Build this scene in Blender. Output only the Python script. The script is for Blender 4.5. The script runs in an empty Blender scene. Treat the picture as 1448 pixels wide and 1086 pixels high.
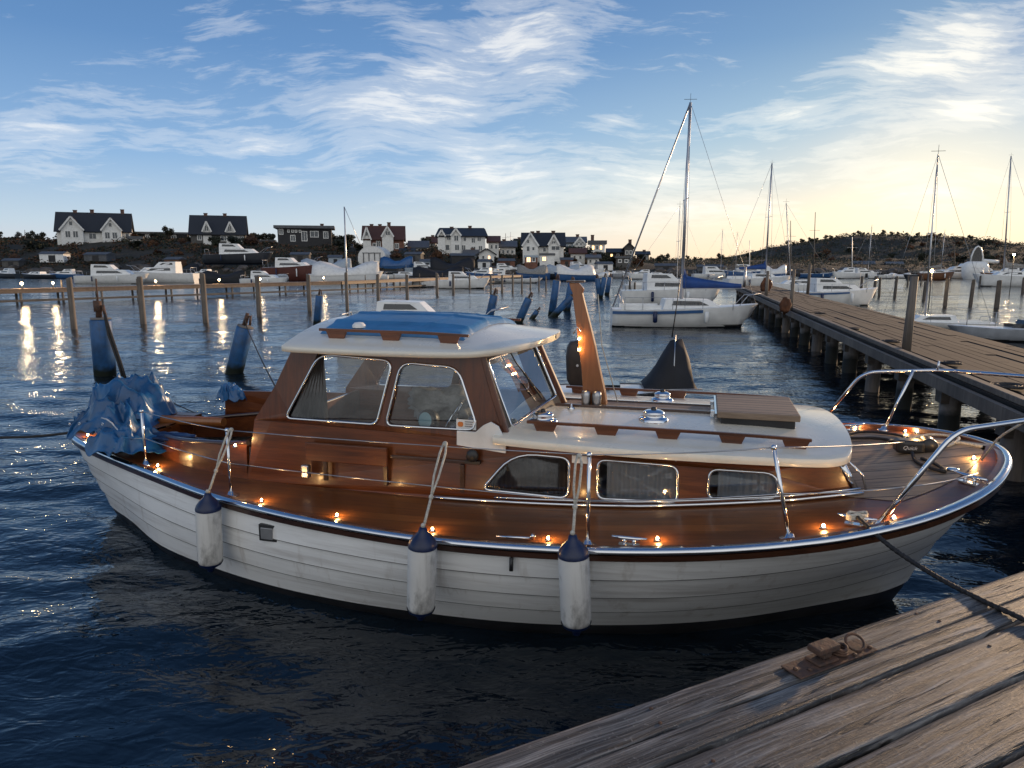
import bpy, bmesh, math, random
import numpy as np
from mathutils import Vector, Matrix, noise
from mathutils.geometry import tessellate_polygon
R = math.radians
random.seed(7)
sc = bpy.context.scene
C = sc.collection
# ------------------------------------------------------------------ camera
FPX, CAMH = 1000.0, 2.6
PITCH = math.atan(171.0 / FPX)
cam = bpy.data.cameras.new('camera')
cam.sensor_width = 36.0
cam.lens = 36.0 * FPX / 1448.0
cam.clip_start = 0.05
cam.clip_end = 5000
camo = bpy.data.objects.new('camera', cam)
C.objects.link(camo)
camo.location = (0, 0, CAMH)
camo.rotation_euler = (R(90) - PITCH, 0, 0)
sc.camera = camo
cp, sp = math.cos(PITCH), math.sin(PITCH)
def ray(px, py):
    a = (px - 724) / FPX; b = (py - 543) / FPX
    return (a, cp - b * sp, -(b * cp + sp))
def W(px, py, z=0.0):            # place on a horizontal level
    d = ray(px, py); t = (z - CAMH) / d[2]
    return Vector((d[0] * t, d[1] * t, z))
def WD(px, py, Y):               # place at a distance
    d = ray(px, py); t = Y / d[1]
    return Vector((d[0] * t, Y, CAMH + d[2] * t))
# ------------------------------------------------------------------ light
SUN_AZ, SUN_EL = R(50), R(9.5)          # azimuth measured from +Y towards +X
sc.view_settings.view_transform = 'Standard'
sc.view_settings.look = 'None'
sc.view_settings.gamma = 1.0
sc.view_settings.exposure = 0.72
world = bpy.data.worlds.new('World')
sc.world = world
world.use_nodes = True
sun = bpy.data.lights.new('sun', 'SUN')
sun.energy = 2.4
sun.angle = R(2.0)
sun.color = (1.0, 0.68, 0.40)
suno = bpy.data.objects.new('sun', sun)
C.objects.link(suno)
sd = Vector((math.sin(SUN_AZ) * math.cos(SUN_EL), math.cos(SUN_AZ) * math.cos(SUN_EL), math.sin(SUN_EL)))
suno.rotation_euler = sd.to_track_quat('Z', 'Y').to_euler()
suno.location = (30, 60, 40)

class NT:
    """tiny node-tree helper"""
    def __init__(s, tree): s.t = tree; s.n = tree.nodes; s.l = tree.links
    def new(s, typ, **kw):
        n = s.n.new(typ)
        for k, v in kw.items(): setattr(n, k, v)
        return n
    def set(s, sock, v):
        if isinstance(v, bpy.types.NodeSocket): s.l.new(v, sock)
        elif v is not None:
            try: sock.default_value = v
            except Exception: sock.default_value = tuple(v) + (1.0,)
    def m(s, op, a, b=None, c=None, clamp=False):
        n = s.new('ShaderNodeMath', operation=op, use_clamp=clamp)
        s.set(n.inputs[0], a); s.set(n.inputs[1], b)
        if c is not None: s.set(n.inputs[2], c)
        return n.outputs[0]
    def v(s, op, a, b=None, scale=None):
        n = s.new('ShaderNodeVectorMath', operation=op)
        s.set(n.inputs[0], a); s.set(n.inputs[1], b)
        if scale is not None: s.set(n.inputs[3], scale)
        return n.outputs[1] if op in ('DOT_PRODUCT', 'LENGTH') else n.outputs[0]
    def noise(s, vec, scale, detail=4, rough=0.55, dist=0.0, out=0):
        n = s.new('ShaderNodeTexNoise')
        s.set(n.inputs['Vector'], vec); n.inputs['Scale'].default_value = scale
        n.inputs['Detail'].default_value = detail; n.inputs['Roughness'].default_value = rough
        n.inputs['Distortion'].default_value = dist
        return n.outputs[out]
    def ramp(s, f, pts, interp='LINEAR'):
        n = s.new('ShaderNodeValToRGB'); s.set(n.inputs[0], f)
        cr = n.color_ramp; cr.interpolation = interp
        while len(cr.elements) < len(pts): cr.elements.new(0.5)
        for e, (p, c) in zip(cr.elements, pts):
            e.position = p
            e.color = (c, c, c, 1) if isinstance(c, (int, float)) else (c[0], c[1], c[2], 1)
        return n.outputs[0]
    def mix(s, f, a, b, blend='MIX'):
        n = s.new('ShaderNodeMix', data_type='RGBA', blend_type=blend)
        s.set(n.inputs[0], f); s.set(n.inputs[6], a); s.set(n.inputs[7], b)
        return n.outputs[2]
    def mapping(s, vec, scale=(1, 1, 1), rot=(0, 0, 0), loc=(0, 0, 0)):
        n = s.new('ShaderNodeMapping'); s.set(n.inputs[0], vec)
        n.inputs['Scale'].default_value = scale; n.inputs['Rotation'].default_value = rot
        n.inputs['Location'].default_value = loc
        return n.outputs[0]

def build_world():
    k = NT(world.node_tree); k.n.clear()
    out = k.new('ShaderNodeOutputWorld'); bg = k.new('ShaderNodeBackground')
    sky = k.new('ShaderNodeTexSky'); sky.sky_type = 'NISHITA'; sky.sun_disc = False
    sky.sun_elevation = SUN_EL; sky.sun_rotation = SUN_AZ
    sky.altitude = 0; sky.air_density = 1.0; sky.dust_density = 0.6; sky.ozone_density = 2.5
    tc = k.new('ShaderNodeTexCoord').outputs['Generated']
    sep = k.new('ShaderNodeSeparateXYZ'); k.l.new(tc, sep.inputs[0])
    X, Y, Z = sep.outputs
    yy = k.m('MAXIMUM', Y, 0.12)
    a = k.m('DIVIDE', X, yy); e = k.m('DIVIDE', Z, yy)
    ae = k.new('ShaderNodeCombineXYZ'); k.l.new(a, ae.inputs[0]); k.l.new(e, ae.inputs[1])
    ae = ae.outputs[0]
    # a sheet of high cloud seen from below
    zz = k.m('ADD', k.m('MAXIMUM', Z, 0.0), 0.13)
    px = k.m('DIVIDE', X, zz); py = k.m('DIVIDE', Y, zz)
    pl = k.new('ShaderNodeCombineXYZ'); k.l.new(px, pl.inputs[0]); k.l.new(py, pl.inputs[1])
    pl = pl.outputs[0]
    def blob(p, q, w, inten):            # soft streak of the cloud field between two sky directions
        d = [ray(*t) for t in (p, q)]
        P = [(t[0] / t[1], t[2] / t[1]) for t in d]
        cx, cy = (P[0][0] + P[1][0]) / 2, (P[0][1] + P[1][1]) / 2
        dx, dy = P[1][0] - P[0][0], P[1][1] - P[0][1]
        L = math.hypot(dx, dy) / 2; an = math.atan2(dy, dx)
        mp = k.new('ShaderNodeMapping', vector_type='TEXTURE'); k.l.new(ae, mp.inputs[0])
        mp.inputs['Location'].default_value = (cx, cy, 0); mp.inputs['Rotation'].default_value = (0, 0, an)
        mp.inputs['Scale'].default_value = (L, w, 1)
        r = k.v('LENGTH', mp.outputs[0])
        g = k.m('MULTIPLY', k.m('SUBTRACT', 1.0, k.m('MULTIPLY', r, 0.62), clamp=True), inten)
        return g
    blobs = [((330, 60), (700, 120), 0.17, 0.50), ((60, 150), (480, 215), 0.05, 0.60), ((900, 60), (1100, 90), 0.05, .35), ((560, 20), (620, 240), 0.17, 1.02), ((600, 60), (860, 20), 0.10, 0.9), ((560, 210), (800, 290), 0.075, 0.95),
             ((-120, 195), (190, 200), 0.055, 0.85), ((200, 170), (520, 235), 0.035, 0.8), ((250, 20), (430, 60), 0.035, 0.5),
             ((1180, 125), (1480, 30), 0.055, 1.0), ((1230, 180), (1500, 130), 0.035, 1.0), ((1040, 165), (1220, 150), 0.02, 0.7),
             ((760, 240), (1130, 255), 0.055, 0.9), ((680, 300), (1180, 290), 0.05, 0.75), ((1130, 235), (1420, 225), 0.03, 0.8),
             ((330, 255), (440, 268), 0.012, 0.9), ((820, 180), (920, 160), 0.02, 0.55), ((250, 80), (440, 120), 0.03, 0.5),
             ((1180, 280), (1480, 250), 0.03, 0.75)]
    tot = None
    for b in blobs:
        g = blob(*b)
        tot = g if tot is None else k.m('MAXIMUM', tot, g)
    back = k.m('MULTIPLY', k.m('SUBTRACT', 0.25, Y, clamp=True), 1.25)  # unseen cloud behind the camera, boosted as soft fill light
    tot = k.m('MAXIMUM', tot, back)
    # warped, stretched cirrus structure
    w1 = k.noise(ae, 3.0, 3, 0.5, out=1)
    aw = k.v('ADD', ae, k.v('SCALE', k.v('SUBTRACT', w1, (0.5, 0.5, 0.5)), scale=0.11))
    s1 = k.noise(k.mapping(aw, (2.9, 16.0, 1), (0, 0, R(-20))), 1.7, 9, 0.66)
    s2 = k.noise(k.mapping(aw, (7.5, 60.0, 1), (0, 0, R(-19))), 1.6, 6, 0.65, 0.5)
    s3 = k.noise(pl, 1.1, 6, 0.6, 0.6)
    st = k.m('ADD', k.m('ADD', k.m('MULTIPLY', s1, 0.58), k.m('MULTIPLY', s2, 0.29)), k.m('MULTIPLY', s3, 0.13))
    dens = k.m('ADD', k.m('MULTIPLY', tot, 0.52), k.m('MULTIPLY', st, 2.1))
    dens = k.m('SUBTRACT', dens, 1.20)
    mask = k.ramp(dens, [(0.0, 0.0), (0.18, 0.28), (0.42, 0.75), (0.62, 1.0)], 'EASE')
    up = k.m('MULTIPLY', k.m('ADD', Z, -0.012), 22.0, clamp=True)
    mask = k.m('MULTIPLY', k.m('MULTIPLY', mask, up), k.m('MULTIPLY_ADD', tot, 0.35, 0.62, clamp=True))
    # how near the sun a direction is
    dot = k.v('DOT_PRODUCT', tc, (math.sin(R(30)) * .995, math.cos(R(30)) * .995, .07))
    near = k.m('POWER', k.m('MAXIMUM', dot, 0.0), 8.0)
    nearer = k.m('POWER', k.m('MAXIMUM', dot, 0.0), 160.0)
    hs = k.new('ShaderNodeHueSaturation'); hs.inputs['Saturation'].default_value = SKY_SAT
    k.l.new(sky.outputs[0], hs.inputs['Color'])
    phys = k.v('MINIMUM', k.v('MULTIPLY', hs.outputs[0], SKY_TINT), (6.0, 5.0, 4.0))
    grad = k.ramp(Z, [(0.0, HZ_FAR[:3]), (0.05, (3.5, 4.3, 5.1)), (0.13, (1.75, 2.95, 4.7)), (0.26, (0.80, 1.75, 3.5)), (0.40, (0.46, 1.15, 2.6)), (0.75, (0.24, 0.66, 1.7))])
    gradn = k.ramp(Z, [(0.0, HZ_NEAR[:3]), (0.05, (7.8, 6.5, 4.4)), (0.10, (5.0, 5.2, 4.8)), (0.17, (2.6, 3.6, 4.6)), (0.27, (1.15, 2.1, 3.6)), (0.40, (0.55, 1.25, 2.7)), (0.75, (0.25, 0.75, 1.9))])
    base = k.mix(near, grad, gradn)
    base = k.mix(0.12, base, phys)
    base = k.mix(k.m('MULTIPLY', nearer, 0.6), base, (GLOW[0], GLOW[1], GLOW[2], 1))
    ccol = k.mix(near, CLOUD_FAR, CLOUD_NEAR)
    col = k.mix(mask, base, ccol)
    k.l.new(col, bg.inputs[0]); bg.inputs[1].default_value = 0.1
    k.l.new(bg.outputs[0], out.inputs[0])
SKY_SAT = 1.0
SKY_TINT = (1.0, 1.0, 1.0)
HZ_FAR, HZ_NEAR = (4.6, 4.5, 4.7, 1), (8.0, 5.6, 3.3, 1)
CLOUD_FAR, CLOUD_NEAR = (6.2, 6.2, 6.1, 1), (8.0, 7.5, 6.4, 1)
GLOW = (9.5, 8.2, 5.6)
build_world()
# ================================================================== mesh helpers
class MB:
    def __init__(s): s.v = []; s.f = []; s.sm = []
    def add(s, vs, fs, smooth=False):
        o = len(s.v); s.v += [tuple(p) for p in vs]
        s.f += [tuple(i + o for i in f) for f in fs]; s.sm += [smooth] * len(fs)
        return s
    def box(s, c, size, M=None):
        x, y, z = [q / 2 for q in size]
        P = [Vector((a * x, b * y, d * z)) for a in (-1, 1) for b in (-1, 1) for d in (-1, 1)]
        if M is not None: P = [M @ p for p in P]
        c = Vector(c)
        return s.add([p + c for p in P], [(0, 1, 3, 2), (4, 6, 7, 5), (0, 4, 5, 1), (2, 3, 7, 6), (0, 2, 6, 4), (1, 5, 7, 3)])
    def box2(s, lo, hi):
        return s.box([(a + b) / 2 for a, b in zip(lo, hi)], [abs(b - a) for a, b in zip(lo, hi)])
    def beam(s, p, q, w, h, up=(0, 0, 1)):
        p, q = Vector(p), Vector(q); d = (q - p); L = d.length; d.normalize()
        u = Vector(up); r = d.cross(u)
        if r.length < 1e-4: r = d.cross(Vector((0, 1, 0)))
        r.normalize(); u = r.cross(d)
        M = Matrix((d, r, u)).transposed()
        return s.box((p + q) / 2, (L, w, h), M)
    def tube(s, pts, r, n=8, caps=True, closed=False):
        P = [Vector(p) for p in pts]; m = len(P)
        rr = r if isinstance(r, (list, tuple)) else [r] * m
        rings = []; u = None
        for i in range(m):
            if closed: t = P[(i + 1) % m] - P[(i - 1) % m]
            else: t = P[min(i + 1, m - 1)] - P[max(i - 1, 0)]
            if t.length < 1e-9: t = Vector((0, 0, 1))
            t.normalize()
            if u is None:
                u = t.orthogonal().normalized()
            else:
                u = u - t * u.dot(t)
                u = u.normalized() if u.length > 1e-6 else t.orthogonal().normalized()
            w = t.cross(u)
            rings.append([P[i] + (u * math.cos(2 * math.pi * k / n) + w * math.sin(2 * math.pi * k / n)) * rr[i] for k in range(n)])
        vs = [p for rg in rings for p in rg]; fs = []
        for i in range(m if closed else m - 1):
            j = (i + 1) % m
            for k in range(n):
                k2 = (k + 1) % n
                fs.append((i * n + k, i * n + k2, j * n + k2, j * n + k))
        s.add(vs, fs, True)
        if caps and not closed:
            s.add(rings[0], [tuple(range(n))[::-1]]); s.add(rings[-1], [tuple(range(n))])
        return s
    def lathe(s, prof, c=(0, 0, 0), axis=(0, 0, 1), n=20, M=None):
        c = Vector(c); ax = Vector(axis).normalized()
        u = ax.orthogonal().normalized(); w = ax.cross(u)
        vs = []
        for (r, h) in prof:
            for k in range(n):
                t = 2 * math.pi * k / n
                p = c + ax * h + (u * math.cos(t) + w * math.sin(t)) * max(r, 1e-5)
                vs.append(p)
        fs = []
        for i in range(len(prof) - 1):
            for k in range(n):
                k2 = (k + 1) % n
                fs.append((i * n + k, i * n + k2, (i + 1) * n + k2, (i + 1) * n + k))
        return s.add(vs, fs, True)
    def grid(s, P, smooth=True, flip=False):
        a, b = len(P), len(P[0])
        fs = []
        for i in range(a - 1):
            for j in range(b - 1):
                f = (i * b + j, (i + 1) * b + j, (i + 1) * b + j + 1, i * b + j + 1)
                fs.append(f[::-1] if flip else f)
        return s.add([p for r_ in P for p in r_], fs, smooth)
    def sphere(s, c, r, n=10, sc_=(1, 1, 1)):
        prof = [(r * math.sin(math.pi * i / n), -r * math.cos(math.pi * i / n)) for i in range(n + 1)]
        o = len(s.v); s.lathe(prof, (0, 0, 0), n=n * 2)
        for i in range(o, len(s.v)):
            p = s.v[i]; s.v[i] = (p[0] * sc_[0] + c[0], p[1] * sc_[1] + c[1], p[2] * sc_[2] + c[2])
        return s
    def panel(s, outer, holes, fn, th):
        """flat panel with real openings; fn(u, v, d) gives the point, d is depth"""
        loops = [outer] + list(holes)
        V2 = [[Vector((p[0], p[1], 0)) for p in l] for l in loops]
        tris = tessellate_polygon(V2)
        flat = [p for l in loops for p in l]; n = len(flat)
        s.add([fn(p[0], p[1], 0) for p in flat] + [fn(p[0], p[1], th) for p in flat],
              [tuple(t) for t in tris] + [tuple(i + n for i in t)[::-1] for t in tris])
        o = 0
        for l in loops:
            m = len(l)
            vs = [fn(p[0], p[1], 0) for p in l] + [fn(p[0], p[1], th) for p in l]
            s.add(vs, [(i, (i + 1) % m, m + (i + 1) % m, m + i) for i in range(m)])
        return s
    def sweep(s, path, normals, prof, smooth=True):
        """prof: closed list of (outward, up) offsets"""
        P = []
        for p, nn in zip(path, normals):
            P.append([(p[0] + nn[0] * o, p[1] + nn[1] * o, p[2] + h) for o, h in prof + [prof[0]]])
        return s.grid(P, smooth)
    def build(s, name, mat, parent=None, bevel=0, loc=None, fix=True, sub=0):
        me = bpy.data.meshes.new(name)
        me.from_pydata(s.v, [], s.f)
        me.polygons.foreach_set('use_smooth', s.sm)
        if fix:
            bm = bmesh.new(); bm.from_mesh(me)
            bmesh.ops.remove_doubles(bm, verts=bm.verts, dist=1e-5)
            bmesh.ops.recalc_face_normals(bm, faces=bm.faces)
            bm.to_mesh(me); bm.free()
        me.materials.append(mat)
        o = bpy.data.objects.new(name, me); C.objects.link(o)
        if parent: o.parent = parent
        if loc: o.location = loc
        if bevel:
            b = o.modifiers.new('bevel', 'BEVEL'); b.width = bevel; b.segments = 2; b.limit_method = 'ANGLE'; b.angle_limit = R(40)
        if sub:
            b = o.modifiers.new('sub', 'SUBSURF'); b.levels = b.render_levels = sub
        return o
def tag(o, label=None, cat=None, group=None, kind=None):
    if label: o['label'] = label
    if cat: o['category'] = cat
    if group: o['group'] = group
    if kind: o['kind'] = kind
    return o
def empty(name, loc, rz=0, label=None, cat=None, group=None):
    o = bpy.data.objects.new(name, None); C.objects.link(o)
    o.location = loc; o.rotation_euler = (0, 0, rz); o.empty_display_size = 0.2
    return tag(o, label, cat, group)
def copy_tree(o, parent=None):
    c = o.copy(); C.objects.link(c)
    if parent: c.parent = parent
    for ch in o.children: copy_tree(ch, c)
    return c
def rrect(x0, z0, x1, z1, r, n=5, skew=None):
    pts = []
    for cx, cz, a0 in ((x1 - r, z1 - r, 0), (x0 + r, z1 - r, 90), (x0 + r, z0 + r, 180), (x1 - r, z0 + r, 270)):
        for i in range(n + 1):
            t = R(a0 + 90 * i / n); pts.append((cx + r * math.cos(t), cz + r * math.sin(t)))
    return pts
def rpoly(pts, r, n=5):
    """rounded convex polygon"""
    out = []; m = len(pts)
    for i in range(m):
        p = Vector(pts[i]); a = (Vector(pts[i - 1]) - p); b = (Vector(pts[(i + 1) % m]) - p)
        rad = r[i] if isinstance(r, (list, tuple)) else r
        rad = min(rad, a.length * .48, b.length * .48)
        A = p + a.normalized() * rad; B = p + b.normalized() * rad
        for k in range(n + 1):
            t = k / n
            q = A * (1 - t) ** 2 + p * 2 * t * (1 - t) + B * t * t
            out.append((q.x, q.y))
    return out
def crom(pts, n):
    """Catmull-Rom through points"""
    P = [Vector(p) for p in pts]; out = []
    for i in range(len(P) - 1):
        a = P[i - 1] if i > 0 else P[0] * 2 - P[1]
        b, c = P[i], P[i + 1]
        d = P[i + 2] if i + 2 < len(P) else P[-1] * 2 - P[-2]
        for k in range(n):
            t = k / n
            out.append(0.5 * ((2 * b) + (c - a) * t + (2 * a - 5 * b + 4 * c - d) * t * t + (3 * b - a - 3 * c + d) * t ** 3))
    out.append(P[-1]); return out
# ================================================================== materials
def pmat(name, col, rough=0.5, metal=0.0, coat=0.0, var=0.12, vscale=3.0, bump=0.0, bscale=40.0, stretch=(1, 1, 1), col2=None, spec=0.5, dirt=None, streak=None, tide=None):
    m = bpy.data.materials.new(name); m.use_nodes = True
    k = NT(m.node_tree); b = k.n['Principled BSDF']
    tc = k.new('ShaderNodeTexCoord').outputs['Object']
    vec = k.mapping(tc, stretch)
    n1 = k.noise(vec, vscale, 5, 0.6)
    c2 = col2 or tuple(c * (1 - var * 2.2) for c in col)
    c1 = col if col2 else tuple(min(1, c * (1 + var)) for c in col)
    f = k.ramp(n1, [(0.3, 0.0), (0.7, 1.0)])
    cc = k.mix(f, c2, c1)
    if dirt:                                  # (colour, amount, scale)
        d = k.noise(k.mapping(tc, dirt[3] if len(dirt) > 3 else (1, 1, 1)), dirt[2], 6, 0.65)
        cc = k.mix(k.m('MULTIPLY', k.ramp(d, [(0.50, 0.0), (0.72, 1.0)]), dirt[1]), cc, dirt[0])
    if streak:                                # runs of grime down a side
        d = k.noise(k.mapping(tc, (9, 9, .7)), 1.0, 5, .6)
        cc = k.mix(k.m('MULTIPLY', k.ramp(d, [(0.58, 0.0), (0.72, 1.0)]), streak[1]), cc, streak[0])
    if tide:                                  # weed and dirt line above the water
        sp_ = k.new('ShaderNodeSeparateXYZ'); k.l.new(tc, sp_.inputs[0])
        hz_ = k.m('ADD', sp_.outputs[2], k.m('MULTIPLY', k.m('SUBTRACT', n1, .5), .35))
        cc = k.mix(k.ramp(hz_, [(0.0, 1.0), (max(.01, tide[0]), 1.0), (tide[0] + .12, 0.0)]), cc, tide[1])
    k.l.new(cc, b.inputs['Base Color'])
    b.inputs['Metallic'].default_value = metal
    rr = k.m('MULTIPLY_ADD', n1, rough * 0.4, rough * 0.8, clamp=True)
    k.l.new(rr, b.inputs['Roughness'])
    b.inputs['Coat Weight'].default_value = coat; b.inputs['Coat Roughness'].default_value = 0.08
    b.inputs['Specular IOR Level'].default_value = spec
    if bump:
        bp = k.new('ShaderNodeBump'); bp.inputs['Strength'].default_value = bump; bp.inputs['Distance'].default_value = 0.01
        k.l.new(k.noise(vec, bscale, 5, 0.6), bp.inputs['Height']); k.l.new(bp.outputs[0], b.inputs['Normal'])
    return m
def wood(name, c1, c2, rough=0.5, coat=0.0, axis=0, gs=(1.5, 22, 22), plank=0, paxis=1, seam=(0.01, 0.009, 0.008), seamw=0.004, bump=0.15, var=0.25, streak=None, dark=None):
    m = bpy.data.materials.new(name); m.use_nodes = True
    k = NT(m.node_tree); b = k.n['Principled BSDF']
    tc = k.new('ShaderNodeTexCoord').outputs['Object']
    if axis == 1: gs = (gs[1], gs[0], gs[2])
    if axis == 2: gs = (gs[1], gs[2], gs[0])
    sep = k.new('ShaderNodeSeparateXYZ'); k.l.new(tc, sep.inputs[0])
    vec = k.mapping(tc, gs)
    if plank:
        pa = sep.outputs[paxis]
        cell = k.m('FLOOR', k.m('DIVIDE', pa, plank))
        off = k.new('ShaderNodeCombineXYZ')
        for i in range(3): k.l.new(k.m('MULTIPLY', cell, 3.7 + i), off.inputs[i])
        vec = k.v('ADD', vec, off.outputs[0])
    g = k.noise(vec, 1.0, 7, 0.62, 0.5)
    g2 = k.noise(vec, 5.0, 4, 0.6, 0.2)
    big = k.noise(tc, 1.3, 3, 0.5)
    f = k.m('ADD', k.m('MULTIPLY', g, 0.75), k.m('MULTIPLY', g2, 0.25))
    cc = k.mix(k.ramp(f, [(0.33, 0.0), (0.66, 1.0)]), c1, c2)
    cc = k.mix(k.m('MULTIPLY', k.ramp(big, [(0.35, 0.0), (0.7, 1.0)]), var), cc, tuple(x * 0.45 for x in c1))
    h = f
    if plank:
        wn = k.new('ShaderNodeTexWhiteNoise', noise_dimensions='1D'); k.l.new(cell, wn.inputs['W'])
        cc = k.mix(k.m('MULTIPLY', wn.outputs[0], 0.45), cc, tuple(x * 0.5 for x in c1))
        fr = k.m('ABSOLUTE', k.m('SUBTRACT', k.m('FRACT', k.m('DIVIDE', pa, plank)), 0.5))
        sm = k.m('GREATER_THAN', fr, 0.5 - seamw / plank)
        cc = k.mix(sm, cc, seam)
        h = k.m('SUBTRACT', f, k.m('MULTIPLY', sm, 1.5))
    if dark:
        d = k.noise(k.mapping(tc, dark[2]), dark[1], 6, 0.7)
        cc = k.mix(k.ramp(d, [(0.52, 0.0), (0.68, dark[3])]), cc, dark[0])
    k.l.new(cc, b.inputs['Base Color'])
    k.l.new(k.m('MULTIPLY_ADD', f, rough * 0.5, rough * 0.72, clamp=True), b.inputs['Roughness'])
    b.inputs['Coat Weight'].default_value = coat; b.inputs['Coat Roughness'].default_value = 0.12
    bp = k.new('ShaderNodeBump'); bp.inputs['Strength'].default_value = bump; bp.inputs['Distance'].default_value = 0.004
    k.l.new(h, bp.inputs['Height']); k.l.new(bp.outputs[0], b.inputs['Normal'])
    return m
def emis(name, col, st):
    m = bpy.data.materials.new(name); m.use_nodes = True
    b = m.node_tree.nodes['Principled BSDF']
    b.inputs['Base Color'].default_value = (*col, 1); b.inputs['Emission Color'].default_value = (*col, 1)
    b.inputs['Emission Strength'].default_value = st
    return m
def glass(name, tint=(0.9, 0.95, 0.97), rough=0.02, minr=0.05):
    m = bpy.data.materials.new(name); m.use_nodes = True
    k = NT(m.node_tree); k.n.clear()
    out = k.new('ShaderNodeOutputMaterial')
    t = k.new('ShaderNodeBsdfTransparent'); t.inputs[0].default_value = (*tint, 1)
    g = k.new('ShaderNodeBsdfGlossy'); g.inputs['Roughness'].default_value = rough
    lw = k.new('ShaderNodeLayerWeight'); lw.inputs['Blend'].default_value = 0.35
    tc = k.new('ShaderNodeTexCoord').outputs['Object']
    sm = k.ramp(k.noise(tc, 5.0, 4, 0.6), [(0.4, 0.0), (0.75, 0.05)])
    f = k.m('ADD', k.m('MULTIPLY_ADD', lw.outputs['Fresnel'], 0.9, minr, clamp=True), sm, clamp=True)
    mx = k.new('ShaderNodeMixShader'); k.l.new(f, mx.inputs[0]); k.l.new(t.outputs[0], mx.inputs[1]); k.l.new(g.outputs[0], mx.inputs[2])
    k.l.new(mx.outputs[0], out.inputs[0])
    return m
M = {}
M['mahog'] = wood('varnished mahogany', (0.062, 0.016, 0.005), (0.20, 0.056, 0.014), 0.34, 0.28, gs=(1.2, 26, 26), bump=0.05, var=0.5)
M['mahogd'] = wood('dark varnished mahogany', (0.022, 0.009, 0.005), (0.07, 0.024, 0.011), 0.3, 0.6, gs=(1.2, 26, 26), bump=0.05, var=0.4)
M['mahogz'] = wood('upright varnished mahogany', (0.055, 0.014, 0.004), (0.155, 0.042, 0.011), 0.34, 0.3, axis=2, gs=(1.4, 24, 24), bump=0.05, var=0.4)
M['postwood'] = wood('golden varnished wood', (0.20, 0.065, 0.016), (0.34, 0.125, 0.032), 0.35, 0.5, axis=2, gs=(1.2, 22, 22), bump=0.05, var=0.4)
M['deck'] = wood('varnished deck wood', (0.095, 0.029, 0.008), (0.27, 0.102, 0.027), 0.38, 0.12, gs=(0.9, 20, 18), bump=0.10, var=0.55, plank=.115, seamw=.0016, seam=(.02, .010, .006))
M['teak'] = wood('weathered deck planks', (0.21, 0.145, 0.095), (0.46, 0.345, 0.24), 0.6, 0.0, gs=(1.2, 18, 16), plank=0.178, bump=0.3, seamw=0.0055, dark=((0.07, 0.055, 0.045), 3.0, (0.6, 5, 1), 0.7))
M['teakg'] = wood('weathered hatch wood', (0.19, 0.125, 0.08), (0.40, 0.29, 0.20), 0.6, 0.0, axis=0, gs=(2, 24, 24), plank=0.095, bump=0.5, seamw=0.006)
M['oldwood'] = wood('old grey wood', (0.085, 0.07, 0.06), (0.22, 0.185, 0.15), 0.75, 0.0, axis=2, gs=(1.0, 14, 14), bump=0.5, var=0.5)
M['pierwood'] = wood('weathered pier planks', (0.13, 0.095, 0.075), (0.30, 0.225, 0.17), 0.6, 0.0, axis=0, gs=(0.7, 9, 9), bump=0.6, var=0.5, dark=((0.05, 0.04, 0.035), 1.2, (1, 3, 1), 0.7))
M['beamwood'] = wood('dark wet timber', (0.05, 0.043, 0.038), (0.13, 0.11, 0.09), 0.7, 0.0, axis=1, gs=(0.8, 12, 12), bump=0.5, var=0.5)
M['hull'] = pmat('white hull paint', (0.82, 0.81, 0.785), 0.32, coat=0.25, var=0.035, vscale=2.0, stretch=(1, 1, 4), bump=0.05, bscale=18, dirt=((0.34, 0.30, 0.26), 0.5, 2.4, (0.35, 0.35, 7.0)), streak=((.30, .22, .15), .35))
M['gel'] = pmat('cream painted roof', (0.78, 0.73, 0.62), 0.28, coat=0.4, var=0.03, vscale=1.5, bump=0.04, bscale=30, dirt=((0.42, 0.37, 0.29), 0.35, 3.0))
M['white'] = pmat('white paint', (0.78, 0.77, 0.74), 0.38, var=0.05, dirt=((0.4, 0.38, 0.34), 0.4, 2.0))
M['black'] = pmat('black bottom paint', (0.013, 0.013, 0.015), 0.45, var=0.3, bump=0.1)
M['blackp'] = pmat('black plastic', (0.02, 0.02, 0.022), 0.4, var=0.2)
M['chrome'] = pmat('polished steel', (0.72, 0.73, 0.75), 0.12, metal=1.0, var=0.03, bump=0.02, bscale=8)
M['steel'] = pmat('dull steel', (0.45, 0.45, 0.46), 0.32, metal=1.0, var=0.15)
M['rust'] = pmat('rusty iron', (0.15, 0.075, 0.045), 0.75, metal=0.15, var=0.4, vscale=25, bump=0.5, bscale=60, col2=(0.035, 0.028, 0.026))
M['rope'] = pmat('pale rope', (0.55, 0.52, 0.45), 0.8, var=0.2, vscale=60, bump=0.5, bscale=120)
M['roped'] = pmat('dark rope', (0.028, 0.025, 0.024), 0.7, var=0.4, vscale=60, bump=0.6, bscale=90)
M['fender'] = pmat('scuffed fender vinyl', (0.72, 0.70, 0.66), 0.42, var=0.05, dirt=((0.09, 0.085, 0.08), 0.95, 5.5, (1, 1, 0.55)), streak=((.25, .22, .18), .5), bump=0.06)
M['navy'] = pmat('navy blue plastic', (0.006, 0.018, 0.075), 0.35, var=0.15)
M['tarp'] = pmat('blue tarpaulin', (0.012, 0.095, 0.25), 0.34, var=0.25, vscale=2.5, coat=0.1, bump=0.6, bscale=11)
M['tarpw'] = pmat('tarpaulin hem', (0.5, 0.55, 0.6), 0.5)
M['canvas'] = pmat('blue canvas', (0.045, 0.18, 0.38), 0.42, var=0.12, vscale=4, bump=0.25, bscale=35)
M['sailcov'] = pmat('blue sail cover', (0.012, 0.06, 0.24), 0.65, var=0.15, bump=0.3, bscale=10)
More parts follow.
